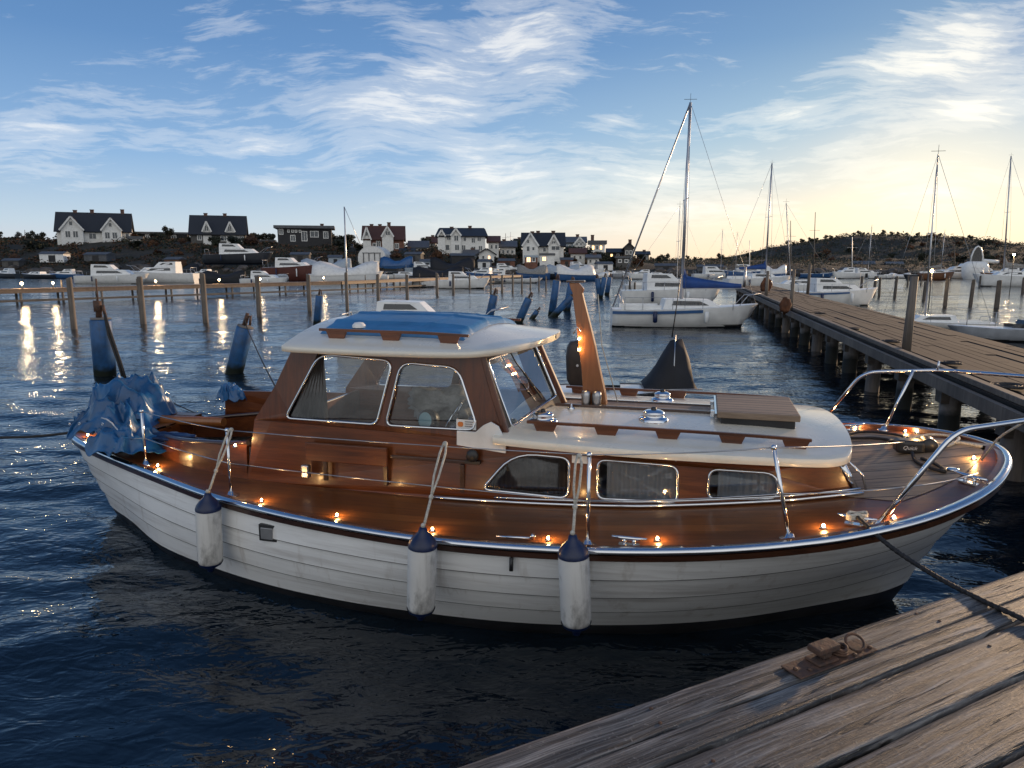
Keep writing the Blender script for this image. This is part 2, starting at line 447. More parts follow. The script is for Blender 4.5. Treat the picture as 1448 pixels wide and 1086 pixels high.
M['float'] = pmat('blue float plastic', (0.025, 0.11, 0.28), 0.5, var=0.25, vscale=2, dirt=((0.05, 0.06, 0.06), 0.7, 3.0), tide=(.16, (.012, .018, .012)), streak=((.06, .07, .07), .5))
M['cloth'] = pmat('black cloth', (0.014, 0.015, 0.020), 0.75, var=0.3, bump=0.4, bscale=12)
M['curtain_dark_sheet'] = pmat('grey curtain', (0.05, 0.045, 0.045), 0.85, var=0.2, vscale=8)
M['grey'] = pmat('grey cloth', (0.30, 0.29, 0.27), 0.8, var=0.25, vscale=9, bump=0.4, bscale=25)
M['greypl'] = pmat('pale grey panel', (0.36, 0.38, 0.41), 0.5, var=0.1)
M['leather'] = pmat('brown upholstery', (0.16, 0.055, 0.025), 0.45, var=0.2)
M['inside'] = pmat('dark cabin lining', (0.05, 0.035, 0.028), 0.6, var=0.3)
M['rubber'] = pmat('black rubber', (0.015, 0.015, 0.016), 0.6, var=0.2)
M['glass'] = glass('clear pane')
M['glassw'] = glass('windscreen pane', minr=0.26)
M['glassd'] = glass('smoked pane', (0.74, 0.78, 0.82), 0.03, 0.06)
M['winglass'] = pmat('dark window glass', (0.03, 0.04, 0.05), 0.08, var=0.2, spec=0.8)
M['lit'] = emis('warm lit window', (1.0, 0.55, 0.22), 2.2)
M['bulb'] = emis('warm bulb', (1.0, 0.66, 0.30), 45.0)
M['lamp'] = emis('jetty lamp', (1.0, 0.68, 0.34), 55.0)
M['orange'] = pmat('orange mark', (0.65, 0.20, 0.04), 0.5)
M['ink'] = pmat('grey ink', (0.22, 0.22, 0.24), 0.6)
M['whitetxt'] = pmat('white lettering', (0.6, 0.6, 0.6), 0.5)
M['concrete'] = pmat('stained concrete', (.20, .18, .16), .8, var=.3, vscale=1.5, bump=.5, bscale=12, dirt=((.03, .03, .027), .95, 1.2), tide=(.35, (.012, .013, .010)))

# ================================================================== THE BOAT
BX, BY, BA = -4.62, 7.32, R(-15.1)
boat = empty('motor_boat', (BX, BY, 0), BA, 'wooden double ended motor boat with white hull, mahogany cabin and cream roof, nearest the dock', 'motor boat')
def BL(x, y, z):      # boat place -> world
    c, s = math.cos(BA), math.sin(BA)
    return Vector((BX + x * c - y * s, BY + x * s + y * c, z))
def zs(x):
    x0 = max(0, min(8.5, x))
    return .76 + .05 * ((4 - x0) / 4) ** 2 if x0 < 4 else .76 + .46 * ((x0 - 4) / 4.46) ** 2
SX = [(-.03, 0), (.10, .12), (.40, .30), (.9, .535), (1.81, .92), (2.66, 1.26), (3.42, 1.475), (4.06, 1.59), (4.62, 1.665), (5.13, 1.70), (5.6, 1.715), (6.04, 1.715), (6.45, 1.69), (6.85, 1.63), (7.25, 1.52), (7.67, 1.31), (8.01, 1.03), (8.25, .73), (8.42, .40), (8.49, .16), (8.51, 0)]
WX = [(.36, 0), (.44, .07), (.60, .17), (1.02, .40), (1.72, .82), (2.48, 1.10), (3.20, 1.28), (3.85, 1.36), (4.40, 1.375), (4.90, 1.36), (5.35, 1.31), (5.75, 1.22), (6.15, 1.10), (6.52, .96), (6.88, .78), (7.22, .58), (7.50, .41), (7.72, .27), (7.86, .15), (7.95, .06), (8.0, 0)]
SH = [(p.x, max(0, p.y)) for p in crom([(a, b, 0) for a, b in SX], 5)]
WL = [(p.x, max(0, p.y)) for p in crom([(a, b, 0) for a, b in WX], 5)]
SH[-1] = (SH[-1][0], 0); WL[-1] = (WL[-1][0], 0)
shx = np.array([p[0] for p in SH]); shy = np.array([p[1] for p in SH])
def hb(x): return float(np.interp(x, shx, shy))
def yc(x):                      # half width of cabin and coaming side
    return float(np.interp(x, [1.2, 1.5, 1.9, 2.4, 3.0, 5.0, 6.0, 7.0, 7.6], [.30, .48, .66, .80, .88, .93, .96, .90, .80]))
def dz(x, y):
    b = max(hb(x), 0.3); return zs(x) - .012 + .05 * max(0, 1 - (abs(y) / b) ** 2)
NS = len(SH)
nrm = []
for i in range(NS):
    a, b = SH[max(i - 1, 0)], SH[min(i + 1, NS - 1)]
    t = Vector((b[0] - a[0], b[1] - a[1])); t.normalize() if t.length else None
    n = Vector((-t.y, t.x))
    nrm.append(n)
nrm[0] = Vector((-1, 0)); nrm[-1] = Vector((1, 0))
LAPS = [0, .27, .50, .73, 1.0]
def hull_rows():
    rows = []     # list of (s, offset)
    for j in range(len(LAPS) - 1):
        a, b = LAPS[j], LAPS[j + 1]
        for q in (0, .33, .66, 1.0):
            rows.append((a + (b - a) * q, .001 + .018 * q))
    return rows
def hull_pt(i, s, off, side):
    x0, y0 = SH[i]; x1, y1 = WL[i]
    z0 = zs(x0) - .02; z1 = .085 + .05 * max(0, (x1 - 6) / 2) ** 1.5
    bul = .075 * math.sin(math.pi * s) * math.sin(math.pi * min(1, max(0, i / (NS - 1)))) ** 1.2
    fr = max(0, (x0 - 6.3) / 2.2)
    bul *= (1 - 1.1 * fr)
    x = x0 + (x1 - x0) * s; y = y0 + (y1 - y0) * s
    n = nrm[i]
    o = off + bul
    if i in (0, NS - 1): return (x + n.x * off * .3, 0, z0 + (z1 - z0) * s)
    return (x + n.x * o, (max(0, y + n.y * o)) * side, z0 + (z1 - z0) * s)
mb = MB()
for side in (-1, 1):
    rows = hull_rows()
    mb.grid([[hull_pt(i, s, off, side) for s, off in rows] for i in range(NS)], smooth=False)
hull = mb.build('hull', M['hull'], boat, fix=False)
for p in hull.data.polygons: p.use_smooth = False
mb = MB()
for side in (-1, 1):
    for s_ in LAPS[1:-1]:
        G = []
        for i in range(2, NS - 2):
            G.append([hull_pt(i, s_ - .004, .0195, side), hull_pt(i, s_ + .004, .0195, side), hull_pt(i, s_ + .010, .004, side)])
        mb.grid(G, False)
M['seam'] = pmat('dark plank seam', (.16, .15, .14), .8, var=.3)
sm_ = mb.build('plank_seam', M['seam'], hull, fix=False)
mb = MB()
for side in (-1, 1):
    G = []
    for i in range(NS):
        p = hull_pt(i, 1.0, .004, side)
        x1, y1 = WL[i]
        cx = 4.2
        G.append([p, (p[0] * .995 + cx * .005, p[1] * .985, p[2] - .06), (p[0] * .97 + cx * .03, p[1] * .93, -.1), (p[0] * .9 + cx * .1, p[1] * .6, -.4)])
    mb.grid(G)
mb.build('boot_stripe', M['black'], boat, fix=False)
# deck
def deck_strip(inner, outer, xs, mat, name, n=5):
    mb = MB()
    for side in (-1, 1):
        P = []
        for x in xs:
            a, b = inner(x), outer(x)
            P.append([(x, (a + (b - a) * q / n) * side, dz(x, a + (b - a) * q / n)) for q in range(n + 1)])
        mb.grid(P)
    return mb.build(name, mat, boat)
xs_all = sorted(set([p[0] for p in SH if .02 < p[0] < 8.505]))
def inn(x):
    if x < 1.2: return 0.0
    if x < 7.3: return yc(x) - .02
    return max(0.0, min(hb(x) - .34, yc(x) - .02 + (x - 7.3) * .6))
xs_a = [x for x in xs_all if x < 1.2] + [1.2]
deck_strip(lambda x: 0.0, lambda x: hb(x) - .01, xs_a, M['deck'], 'aft_deck')
xs_b = [1.201] + [x for x in xs_all if 1.201 < x]
deck_strip(inn, lambda x: max(inn(x) + .004, hb(x) - .008), xs_b, M['deck'], 'side_deck')
mb = MB()
P = []
for x in [7.26] + [x for x in xs_all if 7.3 <= x <= 8.42]:
    a = inn(x) if x >= 7.3 else .78
    P.append([(x, -a + 2 * a * q / 14, dz(x, abs(-a + 2 * a * q / 14)) + .003) for q in range(15)])
mb.grid(P)
mb.build('fore_deck', M['teak'], boat)
# rub rail, steel strip, toe rail
def ring(side):
    return [(x, y * side, zs(x)) for x, y in SH], [Vector((n.x, n.y * side)) for n in nrm]
mw, mc, mt = MB(), MB(), MB()
for side in (-1, 1):
    pth, ns = ring(side)
    mw.sweep(pth, ns, [(-.005, -.055), (.034, -.050), (.038, -.012), (-.005, -.010)], False)
    mc.sweep(pth, ns, [(.006, -.0095), (.036, -.0085), (.052, .002), (.056, .014), (.050, .026), (.034, .036), (.008, .038)])
    mt.sweep(pth, ns, [(.007, -.012), (.007, .030), (-.035, .030), (-.040, -.012)], False)
mw.build('rub_rail', M['mahogd'], boat, fix=False)
mc.build('steel_strip', M['chrome'], boat, fix=False)
mt.build('toe_rail', M['mahog'], boat, fix=False)
# ---- cabin trunk sides with real window openings
def side_fn(side, lean=.05):
    def fn(u, v, d):
        y = yc(u) - max(0, v - .85) * lean * 1.6
        return (u, side * (y - d), v)
    return fn
XA, XF = 1.28, 7.42           # coaming start, cabin front
def coam_top(x): return float(np.interp(x, [1.2, 1.8, 2.6, 2.95], [.96, 1.00, 1.07, 1.12]))
def dline(x): return dz(x, yc(x)) - .03
def loopx(xs, f): return [(x, f(x)) for x in xs]
trunk_win = [rpoly([(4.80, .90), (5.47, .895), (5.47, 1.195), (5.04, 1.20)], [.06, .07, .07, .22]),
             rpoly([(5.68, .915), (6.25, .935), (6.24, 1.195), (5.68, 1.20)], [.06, .06, .07, .06]),
             rpoly([(6.45, .975), (6.93, 1.01), (6.90, 1.18), (6.46, 1.185)], [.06, .12, .13, .06])]
house_win = [rpoly([(3.08, 1.34), (3.91, 1.34), (4.05, 1.85), (3.40, 1.88)], [.06, .06, .09, .12]),
             rpoly([(3.99, 1.34), (4.76, 1.35), (4.59, 1.82), (4.12, 1.84)], [.06, .1, .1, .1])]
for side in (-1, 1):
    fn = side_fn(side)
    mb = MB()
    xs_t = [7.36, 7.0, 6.6, 6.2, 5.8, 5.4, 5.0, 4.6, 4.2, 3.8, 3.4, 3.0, 2.8]
    top = [(2.76, 1.30), (2.93, 1.30), (4.985, 1.275), (5.4, 1.29), (6.2, 1.29), (7.0, 1.285), (7.28, 1.285), (XF, dline(7.4))]
    outer = top + [(x, dline(x)) for x in xs_t[:-1]] + [(2.66, dline(2.66))]
    mb.panel(outer, trunk_win, fn, .035)
    mb.build('cabin_side', M['mahog'], boat, fix=True)
    # cockpit coaming
    mb = MB()
    xs_c = [1.22, 1.4, 1.6, 1.8, 2.0, 2.2, 2.4, 2.55, 2.67]
    mb.grid([[fn(x, dline(x), 0), fn(x, coam_top(x), 0), fn(x, coam_top(x), .035), fn(x, dline(x), .035)] for x in xs_c], False)
    mb.build('cockpit_coaming', M['mahog'], boat)
    mb = MB(); mb.tube([(x, side * (yc(x) - .02 - max(0, coam_top(x) - .85) * .08), coam_top(x) + .008) for x in xs_c], .022, 8)
    mb.build('coaming_cap', M['mahogd'], boat)
    # wheelhouse side
    mb = MB()
    outer = [(2.68, 1.30), (4.98, 1.262), (4.83, 1.60), (4.74, 1.93), (3.25, 1.925), (3.12, 1.86), (2.93, 1.55), (2.80, 1.36)]
    outer = [(2.76, 1.302), (4.98, 1.262), (4.86, 1.60), (4.76, 1.93), (3.16, 1.93), (2.98, 1.60)]
    mb.panel(outer[::-1], house_win, lambda u, v, d, side=side: (u, side * (yc(u) - .036 - (v - 1.3) * .07 - d), v), .04)
    mb.build('wheelhouse_side', M['mahogz'], boat)
    for w, nm in [(w, 0) for w in trunk_win] + [(w, 1) for w in house_win]:
        off = -.036 if nm else 0
        f2 = (lambda u, v, side=side: Vector((u, side * (yc(u) - .036 - (v - 1.3) * .07 + .006), v))) if nm else (lambda u, v, side=side: Vector(side_fn(side)(u, v, -.006)))
        mb = MB(); mb.tube([f2(u, v) for u, v in w], .011 if nm else .012, 6, closed=True)
        fr = mb.build('window', M['chrome'], boat)
        mb = MB(); q = [f2(u, v) - Vector((0, side * .022, 0)) for u, v in w]
        c = sum(q, Vector()) / len(q)
        mb.add(q + [c], [(i, (i + 1) % len(q), len(q)) for i in range(len(q))])
        mb.build('pane', M['glass'] if nm else M['glassd'], fr)
    if side == -1:
        # little curtains behind two trunk windows; a dark sheet paints the first's shaded interior
        for (x0, x1) in ((4.85, 5.44), (5.74, 6.28), (6.52, 6.94)):
            mb = MB(); n = 40
            mb.grid([[(x0 + (x1 - x0) * i / n, -(yc(x0) - .075) + .010 * math.sin(i * 1.35), z) for z in (.88, 1.23)] for i in range(n + 1)])
            mb.build('curtain_dark_sheet', M['greypl'] if x0 > 5.5 else M['inside'], boat)
# steel bead along the foot of the cabin
mb = MB()
for side in (-1, 1):
    mb.tube([(x, side * (yc(x) + .012), dz(x, yc(x)) + .018) for x in np.linspace(4.4, 7.46, 24)], .013, 6)
    mb.tube([(x, side * (yc(x) + .012), dz(x, yc(x)) + .050) for x in np.linspace(4.9, 7.44, 20)], .007, 6)
mb.build('cabin_bead', M['chrome'], boat)
# trunk front, curved, with steel corners
mb = MB(); P = []
for q in range(17):
    y = -.78 + 1.56 * q / 16; bow = .05 * (1 - (y / .78) ** 2)
    P.append([(7.42 + bow, y, dz(7.42, abs(y)) - .03), (7.28 + bow, y * 1.0, 1.265 + .085 * (1 - (y / .8) ** 2))])
mb.grid(P); mb.build('cabin_front', M['mahog'], boat)
mb = MB()
for side in (-1, 1):
    mb.tube([(7.435, side * .775, dz(7.42, .78)), (7.30, side * .80, 1.29)], .026, 10)
    mb.tube([(7.50, side * .745, dz(7.42, .78)), (7.47, side * .72, 1.17), (7.33, side * .76, 1.30)], .008, 6)
mb.build('corner_moulding', M['chrome'], boat)
# cabin roof
RO = [(4.90, .98), (5.3, 1.01), (5.8, 1.035), (6.3, 1.035), (6.8, 1.005), (7.14, .97), (7.28, .92), (7.365, .82), (7.41, .60), (7.435, .3), (7.44, .0)]
RO = [(p.x, max(0, p.y)) for p in crom([(a, b, 0) for a, b in RO], 3)]
def rz(x, y): return 1.318 - .012 * max(0, x - 6.4) + .100 * max(0, 1 - (abs(y) / 1.03) ** 2) * (1 - .35 * max(0, x - 6.8) ** 1.0)
mb = MB(); P = []
for x, w in RO:
    w = max(w, .02); row = [(x, -w + .004, rz(x, w) - .055), (x, -w, rz(x, w) - .040), (x, -w, rz(x, w) - .002), (x, -w + .006, rz(x, w - .006) + .001)]
    for q in range(1, 22):
        y = -w + 2 * w * q / 22; row.append((x, y, rz(x, y)))
    row += [(x, w - .012, rz(x, w - .012)), (x, w, rz(x, w) - .008), (x, w, rz(x, w) - .045), (x, w - .004, rz(x, w) - .055)]
    P.append(row)
mb.grid(P)
x, w = RO[0]
mb.grid([[(x, -w + 2 * w * q / 10, rz(x, w) - .05) for q in range(11)], [(7.2, (-w + 2 * w * q / 10) * .9, rz(x, w) - .05) for q in range(11)]])
mb.build('cabin_roof', M['gel'], boat)
# centre plank on the roof, its dark edges, the hatch
mb = MB()
mb.grid([[(x, y, rz(x, y) + .012) for y in (-.12, -.04, .04, .12)] for x in np.linspace(5.28, 6.46, 10)])
mb.build('roof_walkway', M['teakg'], boat)
mb = MB()
for y in (-.13, .13): mb.beam((5.2, y, rz(5.2, y) + .008), (6.46, y, rz(6.46, y) + .008), .02, .03)
mb.build('walkway_edge', M['mahogd'], boat, bevel=.003)
h = MB(); h.box2((6.53, -.40, rz(6.8, 0) - .03), (7.06, .30, rz(6.8, 0) + .035)); h = h.build('hatch_coaming', M['blackp'], boat, bevel=.006)
h = MB(); h.box2((6.50, -.43, rz(6.8, 0) + .0355), (7.09, .33, rz(6.8, 0) + .085)); hatch = h.build('hatch', M['teakg'], boat, bevel=.008)
h = MB(); h.box2((6.485, -.435, rz(6.8, 0) + .030), (6.499, .335, rz(6.8, 0) + .070)); h.build('hatch_edge', M['chrome'], hatch)
h = MB()
for y in (-.25, .15):
    h.box((6.47, y, rz(6.6, 0) + .03), (.03, .05, .05))
h.build('hinge', M['chrome'], hatch, bevel=.004)
# hand rails on the trunk roof and the wheelhouse roof
def handrail(x0, x1, y, zf, blocks, name='hand_rail', z1=.075):
    mb = MB()
    n = 12
    P = [(x0 + (x1 - x0) * i / n, y) for i in range(n + 1)]
    top = [Vector((x, yy, zf(x, yy) + z1)) for x, yy in P]
    for a, b in zip(top[:-1], top[1:]): mb.beam(a - (b - a) * .01, b, .028, .022)
    for bx in blocks:
        zb = zf(bx, y)
        mb.add([(bx - .09, y - .012, zb + z1 - .008), (bx + .09, y - .012, zb + z1 - .008), (bx + .065, y - .012, zb - .004), (bx - .065, y - .012, zb - .004),
                (bx - .09, y + .012, zb + z1 - .008), (bx + .09, y + .012, zb + z1 - .008), (bx + .065, y + .012, zb - .004), (bx - .065, y + .012, zb - .004)],
               [(0, 1, 2, 3), (7, 6, 5, 4), (0, 4, 5, 1), (3, 2, 6, 7), (0, 3, 7, 4), (1, 5, 6, 2)])
    return mb.build(name, M['mahog'], boat, bevel=.003)
for y in (-.80, .78):
    handrail(5.12, 7.12, y, rz, [5.26, 5.72, 6.16, 6.60, 7.02], z1=.062)
# mushroom vents
def vent(x, y, s=1.0):
    z = rz(x, y)
    mb = MB(); mb.lathe([(.115 * s, -.01), (.115 * s, .012), (.10 * s, .022), (.085 * s, .024), (.08 * s, .045), (.085 * s, .05), (.08 * s, .066), (.05 * s, .078), (.0, .082)], (x, y, z), n=24)
    v = mb.build('roof_vent', M['chrome'], boat)
    mb = MB(); mb.lathe([(.022, .07), (.022, .094), (.012, .10), (0, .10)], (x, y, z), n=12); mb.build('knob', M['blackp'], v)
vent(5.20, -.60); vent(6.03, -.40); vent(6.05, .42, .85)
mb = MB(); mb.lathe([(.03, 0), (.03, .012), (.012, .02), (.01, .045), (0, .05)], (5.35, -.22, rz(5.35, -.22)), n=10); mb.build('roof_fitting', M['chrome'], boat)
# wooden mast post, flat and tapering, raked aft
def lerp(a, b, t): return a + (b - a) * t
mb = MB(); P = []
z0 = rz(5.5, 0); prof = [(0, 5.42, 5.62), (.12, 5.415, 5.60), (.3, 5.40, 5.555), (.5, 5.37, 5.51), (.72, 5.34, 5.45), (.86, 5.318, 5.41), (.92, 5.312, 5.395), (.955, 5.295, 5.405), (1.0, 5.28, 5.365)]
for t, xa, xb in prof:
    z = z0 - .01 + t * 1.03; hw = .045 - .018 * t
    P.append([(xa, -hw, z), (xb, -hw, z), (xb, hw, z), (xa, hw, z), (xa, -hw, z)])
mb.grid(P, False); a = P[-1]; mb.add(a[:4], [(0, 1, 2, 3)])
post = mb.build('mast_post', M['postwood'], boat, bevel=.006)
mb = MB(); mb.box((5.335, 0, z0 + 1.032), (.15, .075, .018)); mb.build('post_cap', M['mahogd'], post, bevel=.004)
mb = MB(); mb.tube([(5.40, -.05, z0 + .62), (5.36, -.06, z0 + .66), (5.33, -.05, z0 + .60)], .006, 6); mb.build('cleat_hook', M['chrome'], post)
mb = MB(); mb.tube([(5.52, 0, z0 + .93), (5.56, .02, z0 + .5), (5.70, .05, z0 + .02)], .005, 6); mb.build('halyard', M['rope'], post)
for dx in (-.02, .07):
    mb = MB(); mb.lathe([(0, 0), (.03, 0), (.038, .03), (.04, .10), (.035, .13), (.0, .14)], (5.47 + dx, -.085, z0 - .005), n=14)
    mb.build('post_lamp', M['steel'], post)
for q, (dx, zz) in enumerate([(.0, .47), (.012, .56)]):
    mb = MB(); mb.sphere((5.378 + dx * 0, -.05, z0 + zz), .010, 6); mb.build('lamp_bulb', M['bulb'], post)
    l = bpy.data.lights.new('post_light', 'POINT'); l.energy = .4; l.color = (1, .6, .25); l.shadow_soft_size = .012
    lo = bpy.data.objects.new('post_light', l); C.objects.link(lo); lo.parent = boat; lo.location = (5.37, -.085, z0 + zz)
# ---- windscreen: two raked panes meeting at a centre post
def wsc(side):
    A = Vector((4.985, side * .845, 1.275)); B = Vector((5.24, 0, 1.415))
    Cc = Vector((4.98, 0, 1.985)); D = Vector((4.755, side * .80, 1.90))
    def fn(u, v, d):
        p = (A * (1 - u) + B * u) * (1 - v) + (D * (1 - u) + Cc * u) * v
        n = (B - A).cross(D - A).normalized() * (-side)
        return p - n * d
    return fn
for side in (-1, 1):
    fn = wsc(side)
    outer = [(0, 0), (1, 0), (1, 1), (0, 1)]
    hole = rpoly([(.10, .11), (.94, .14), (.95, .90), (.08, .94)], .05)
    mb = MB(); mb.panel(outer if side < 0 else outer, [hole], fn, .03)
    mb.build('windscreen_frame', M['oldwood'], boat)
    mb = MB(); mb.tube([fn(u, v, -.004) for u, v in hole], .010, 6, closed=True)
    fr = mb.build('windscreen', M['chrome'], boat)
    q = [Vector(fn(u, v, .014)) for u, v in hole]; c = sum(q, Vector()) / len(q)
    mb = MB(); mb.add(q + [c], [(i, (i + 1) % len(q), len(q)) for i in range(len(q))]); mb.build('pane', M['glassw'], fr)
    # wiper
    mb = MB(); mb.tube([fn(.42, .98, -.03), fn(.45, .78, -.035), fn(.60, .42, -.03)], .006, 6); mb.tube([fn(.52, .62, -.028), fn(.66, .22, -.022)], .008, 6)
    mb.build('wiper', M['blackp'], boat)
mb = MB(); mb.beam((5.255, 0, 1.40), (4.99, 0, 1.985), .05, .05, up=(1, 0, 0)); mb.build('centre_pillar', M['mahogz'], boat, bevel=.008)
for side in (-1, 1):
    mb = MB(); mb.beam((4.99, side * .862, 1.26), (4.765, side * .815, 1.92), .05, .06, up=(1, 0, 0)); mb.build('corner_pillar', M['mahogz'], boat, bevel=.008)
# white painted sill corner under the windscreen
mb = MB()
mb.panel([(4.60, 1.345), (4.60, 1.235), (4.99, 1.20), (4.985, 1.30), (4.93, 1.40), (4.87, 1.43), (4.81, 1.40), (4.75, 1.345)][::-1], [], lambda u, v, d: (u, -(yc(u) + .008 - (v - 1.3) * .05 - d), v), .02)
mb.build('painted_corner', M['white'], boat, bevel=.004)
mb = MB(); mb.sphere((4.73, -.945, 1.165), .05, 8, (1, .6, 1)); mb.box((4.73, -.93, 1.115), (.12, .04, .02)); mb.build('side_horn', M['blackp'], boat)
# wheelhouse roof
WR = [(3.17, .985), (3.3, 1.0), (4.0, 1.0), (4.55, .985), (4.80, .93), (4.98, .78), (5.09, .55), (5.15, .28), (5.17, 0)]
WR = [(p.x, max(0, p.y)) for p in crom([(a, b, 0) for a, b in WR], 4)]
def wz(x, y):
    w = 1.0
    crown = .165 * (1 - min(1, abs(y) / w) ** 2.0)
    return 1.945 + crown * (1 - .55 * max(0, (x - 4.2)) ** 1.3 * 1.2) + .01 * max(0, 3.9 - x)
mb = MB(); P = []
for x, w in WR:
    w = max(w, .02); row = [(x, -w + .05, wz(x, w) - .050), (x, -w, wz(x, w) - .040), (x, -w - .001, wz(x, w) - .004), (x, -w + .008, wz(x, w - .008) + .001)]
    for q in range(1, 28):
        y = -w + 2 * w * q / 28; row.append((x, y, wz(x, y)))
    row += [(x, w - .012, wz(x, w - .012)), (x, w + .004, wz(x, w) - .012), (x, w, wz(x, w) - .036), (x, w - .05, wz(x, w) - .050)]
    P.append(row)
mb.grid(P)
P2 = [[(x, -max(w, .02) + .05 + 2 * (max(w, .06) - .05) * q / 12, wz(x, max(w, .02)) - .050 + 0.55 * (wz(x, -w + 2 * w * q / 12) - wz(x, w))) for q in range(13)] for x, w in WR]
mb.grid(P2)
mb.add([P[0][i] for i in range(len(P[0]))] + P2[0], [tuple(list(range(len(P[0])))) + tuple(range(len(P[0]) + 12, len(P[0]) - 1, -1))])
mb.build('wheelhouse_roof', M['gel'], boat, fix=False)
mb = MB(); mb.panel([(-.93, 1.90), (.93, 1.90), (.5, 2.03), (0, 2.06), (-.5, 2.03)], [], lambda u, v, d: (3.22 + d, u, v), .03); mb.build('aft_beam', M['mahogd'], boat)
def wzz(x, y): return wz(x, y)
for y in (-.74, .74): handrail(3.40, 4.66, y * 1.07, wzz, [3.55, 4.02, 4.50], z1=.064)
# ---- roof cover of blue canvas (rests on roof)
mb = MB(); P = []
xs = np.linspace(3.36, 4.62, 60); ys = np.linspace(-.72, .72, 70)
for i, x in enumerate(xs):
    row = []
    for j, y in enumerate(ys):
        ex = min(1, min(x - xs[0], xs[-1] - x) / .05); ey = min(1, min(y - ys[0], ys[-1] - y) / .04)
        e = math.sin(min(ex, ey) * math.pi / 2)
        z = wz(x, y) + .002 + e * (.045 + .008 * noise.noise(Vector((x * 2.2, y * 2.2, 1))) + .006 * abs(noise.noise(Vector((x * 5, y * 3, 4)))))
        z += e * (.020 * math.exp(-((y + .52) / .022) ** 2) + .016 * math.exp(-((y + .10) / .02) ** 2) + .014 * math.exp(-((y - .35) / .02) ** 2) + .008 * math.exp(-((x - 4.32 - .1 * y) / .015) ** 2))
        row.append((x + .05 * y * (x > 3.9) * (x - 3.9), y, z))
    P.append(row)
mb.grid(P)
cov = mb.build('roof_cover', M['canvas']); cov.location = boat.location; cov.rotation_euler = boat.rotation_euler
tag(cov, 'blue canvas cover lashed over the wheelhouse roof of the wooden motor boat', 'canvas cover')
mb = MB(); mb.lathe([(.055, 0), (.055, .02), (.035, .04), (0, .045)], (3.68, -.66, wz(3.68, -.66) + .045), n=14); mb.build('roof_eye', M['white'], boat)
# ---- inside of the wheelhouse and cockpit
mb = MB(); mb.box2((2.5, -.80, .33), (5.6, .80, .36)); mb.box2((1.6, -.42, .331), (2.499, .42, .359)); mb.build('cabin_sole', M['mahogd'], boat)
mb = MB(); mb.box2((2.95, .50, .36), (4.2, .84, .86)); mb.box2((4.25, -.82, .36), (4.9, .82, 1.18)); mb.build('side_locker', M['mahog'], boat, bevel=.01)
mb = MB(); mb.box2((4.55, -.84, 1.1805), (5.1, .84, 1.22)); mb.build('dashboard', M['mahogd'], boat, bevel=.01)
mb = MB(); mb.box2((4.96, -.80, .40), (5.0, .80, 1.18)); mb.build('bulkhead', M['mahogd'], boat)
mb = MB(); mb.box2((3.0, -.55, .36), (3.45, -.15, .95)); mb.box2((3.0, -.55, .951), (3.46, -.14, 1.02)); mb.build('helm_seat', M['leather'], boat, bevel=.02)
mb = MB(); mb.tube([(4.40 + .07 * math.cos(t), -.42 + .17 * math.sin(t), 1.30 + .16 * math.cos(t)) for t in np.linspace(0, 2 * math.pi, 25)[:-1]], .012, 6, closed=True)
for t in (0, 2.1, 4.2): mb.tube([(4.40, -.42, 1.30), (4.40 + .07 * math.cos(t), -.42 + .17 * math.sin(t), 1.30 + .16 * math.cos(t))], .008, 5)
mb.tube([(4.40, -.42, 1.30), (4.56, -.42, 1.22)], .02, 6); mb.build('steering_wheel', M['chrome'], boat)
mb = MB(); mb.lathe([(0, 0), (.09, 0), (.09, .05), (.075, .07), (0, .07)], (4.30, -.70, 1.36), axis=(-.3, -1, .2), n=20); mb.box((4.30, -.66, 1.25), (.06, .06, .2)); mb.build('instrument', M['blackp'], boat)
mb = MB(); mb.lathe([(0, .075), (.065, .072)], (4.30, -.70, 1.36), axis=(-.3, -1, .2), n=20); mb.build('dial', pmat('pale blue dial', (.25, .45, .55), .4), boat)
mb = MB(); n = 50
mb.grid([[(3.02 + .42 * i / n + (k_ / 6) * (.36 - .38 * i / n), -.80 + .022 * math.sin(i * .9), 1.24 + .64 * (k_ / 6)) for k_ in range(7)] for i in range(n + 1)])
mb.build('window_curtain', M['curtain_dark_sheet'], boat)
# blue bundle etc. : folded grey jacket
def lump(c, size, seed, sub=3, amp=.35, fr=1.5, flat=False, crease=0.0):
    bm = bmesh.new(); bmesh.ops.create_icosphere(bm, subdivisions=sub, radius=1.0)
    mb = MB(); off = Vector((seed * 3.1, seed * 1.7, seed))
    for v in bm.verts:
        p = v.co.copy(); q = p * fr + off
        d = 1 + amp * noise.noise(q) + amp * .5 * noise.noise(q * 2.3)
        if crease: d += crease * (abs(noise.noise(q * 1.7)) * 2 - .5) + crease * .5 * (abs(noise.noise(q * 3.9)) * 2 - .5)
        p *= d
        v.co = Vector((p.x * size[0], p.y * size[1], p.z * size[2])) + Vector(c)
    mb.add([v.co for v in bm.verts], [tuple(v.index for v in f.verts) for f in bm.faces], not flat); bm.free()
    return mb
def in_boat(o): o.location = boat.location; o.rotation_euler = boat.rotation_euler; return o
j = in_boat(lump((4.25, -.30, 1.42), (.26, .20, .14), 3, 4, .5, 1.6, crease=.25).build('jacket', M['grey']))
tag(j, 'crumpled grey jacket lying over the helm inside the wheelhouse window', 'jacket')
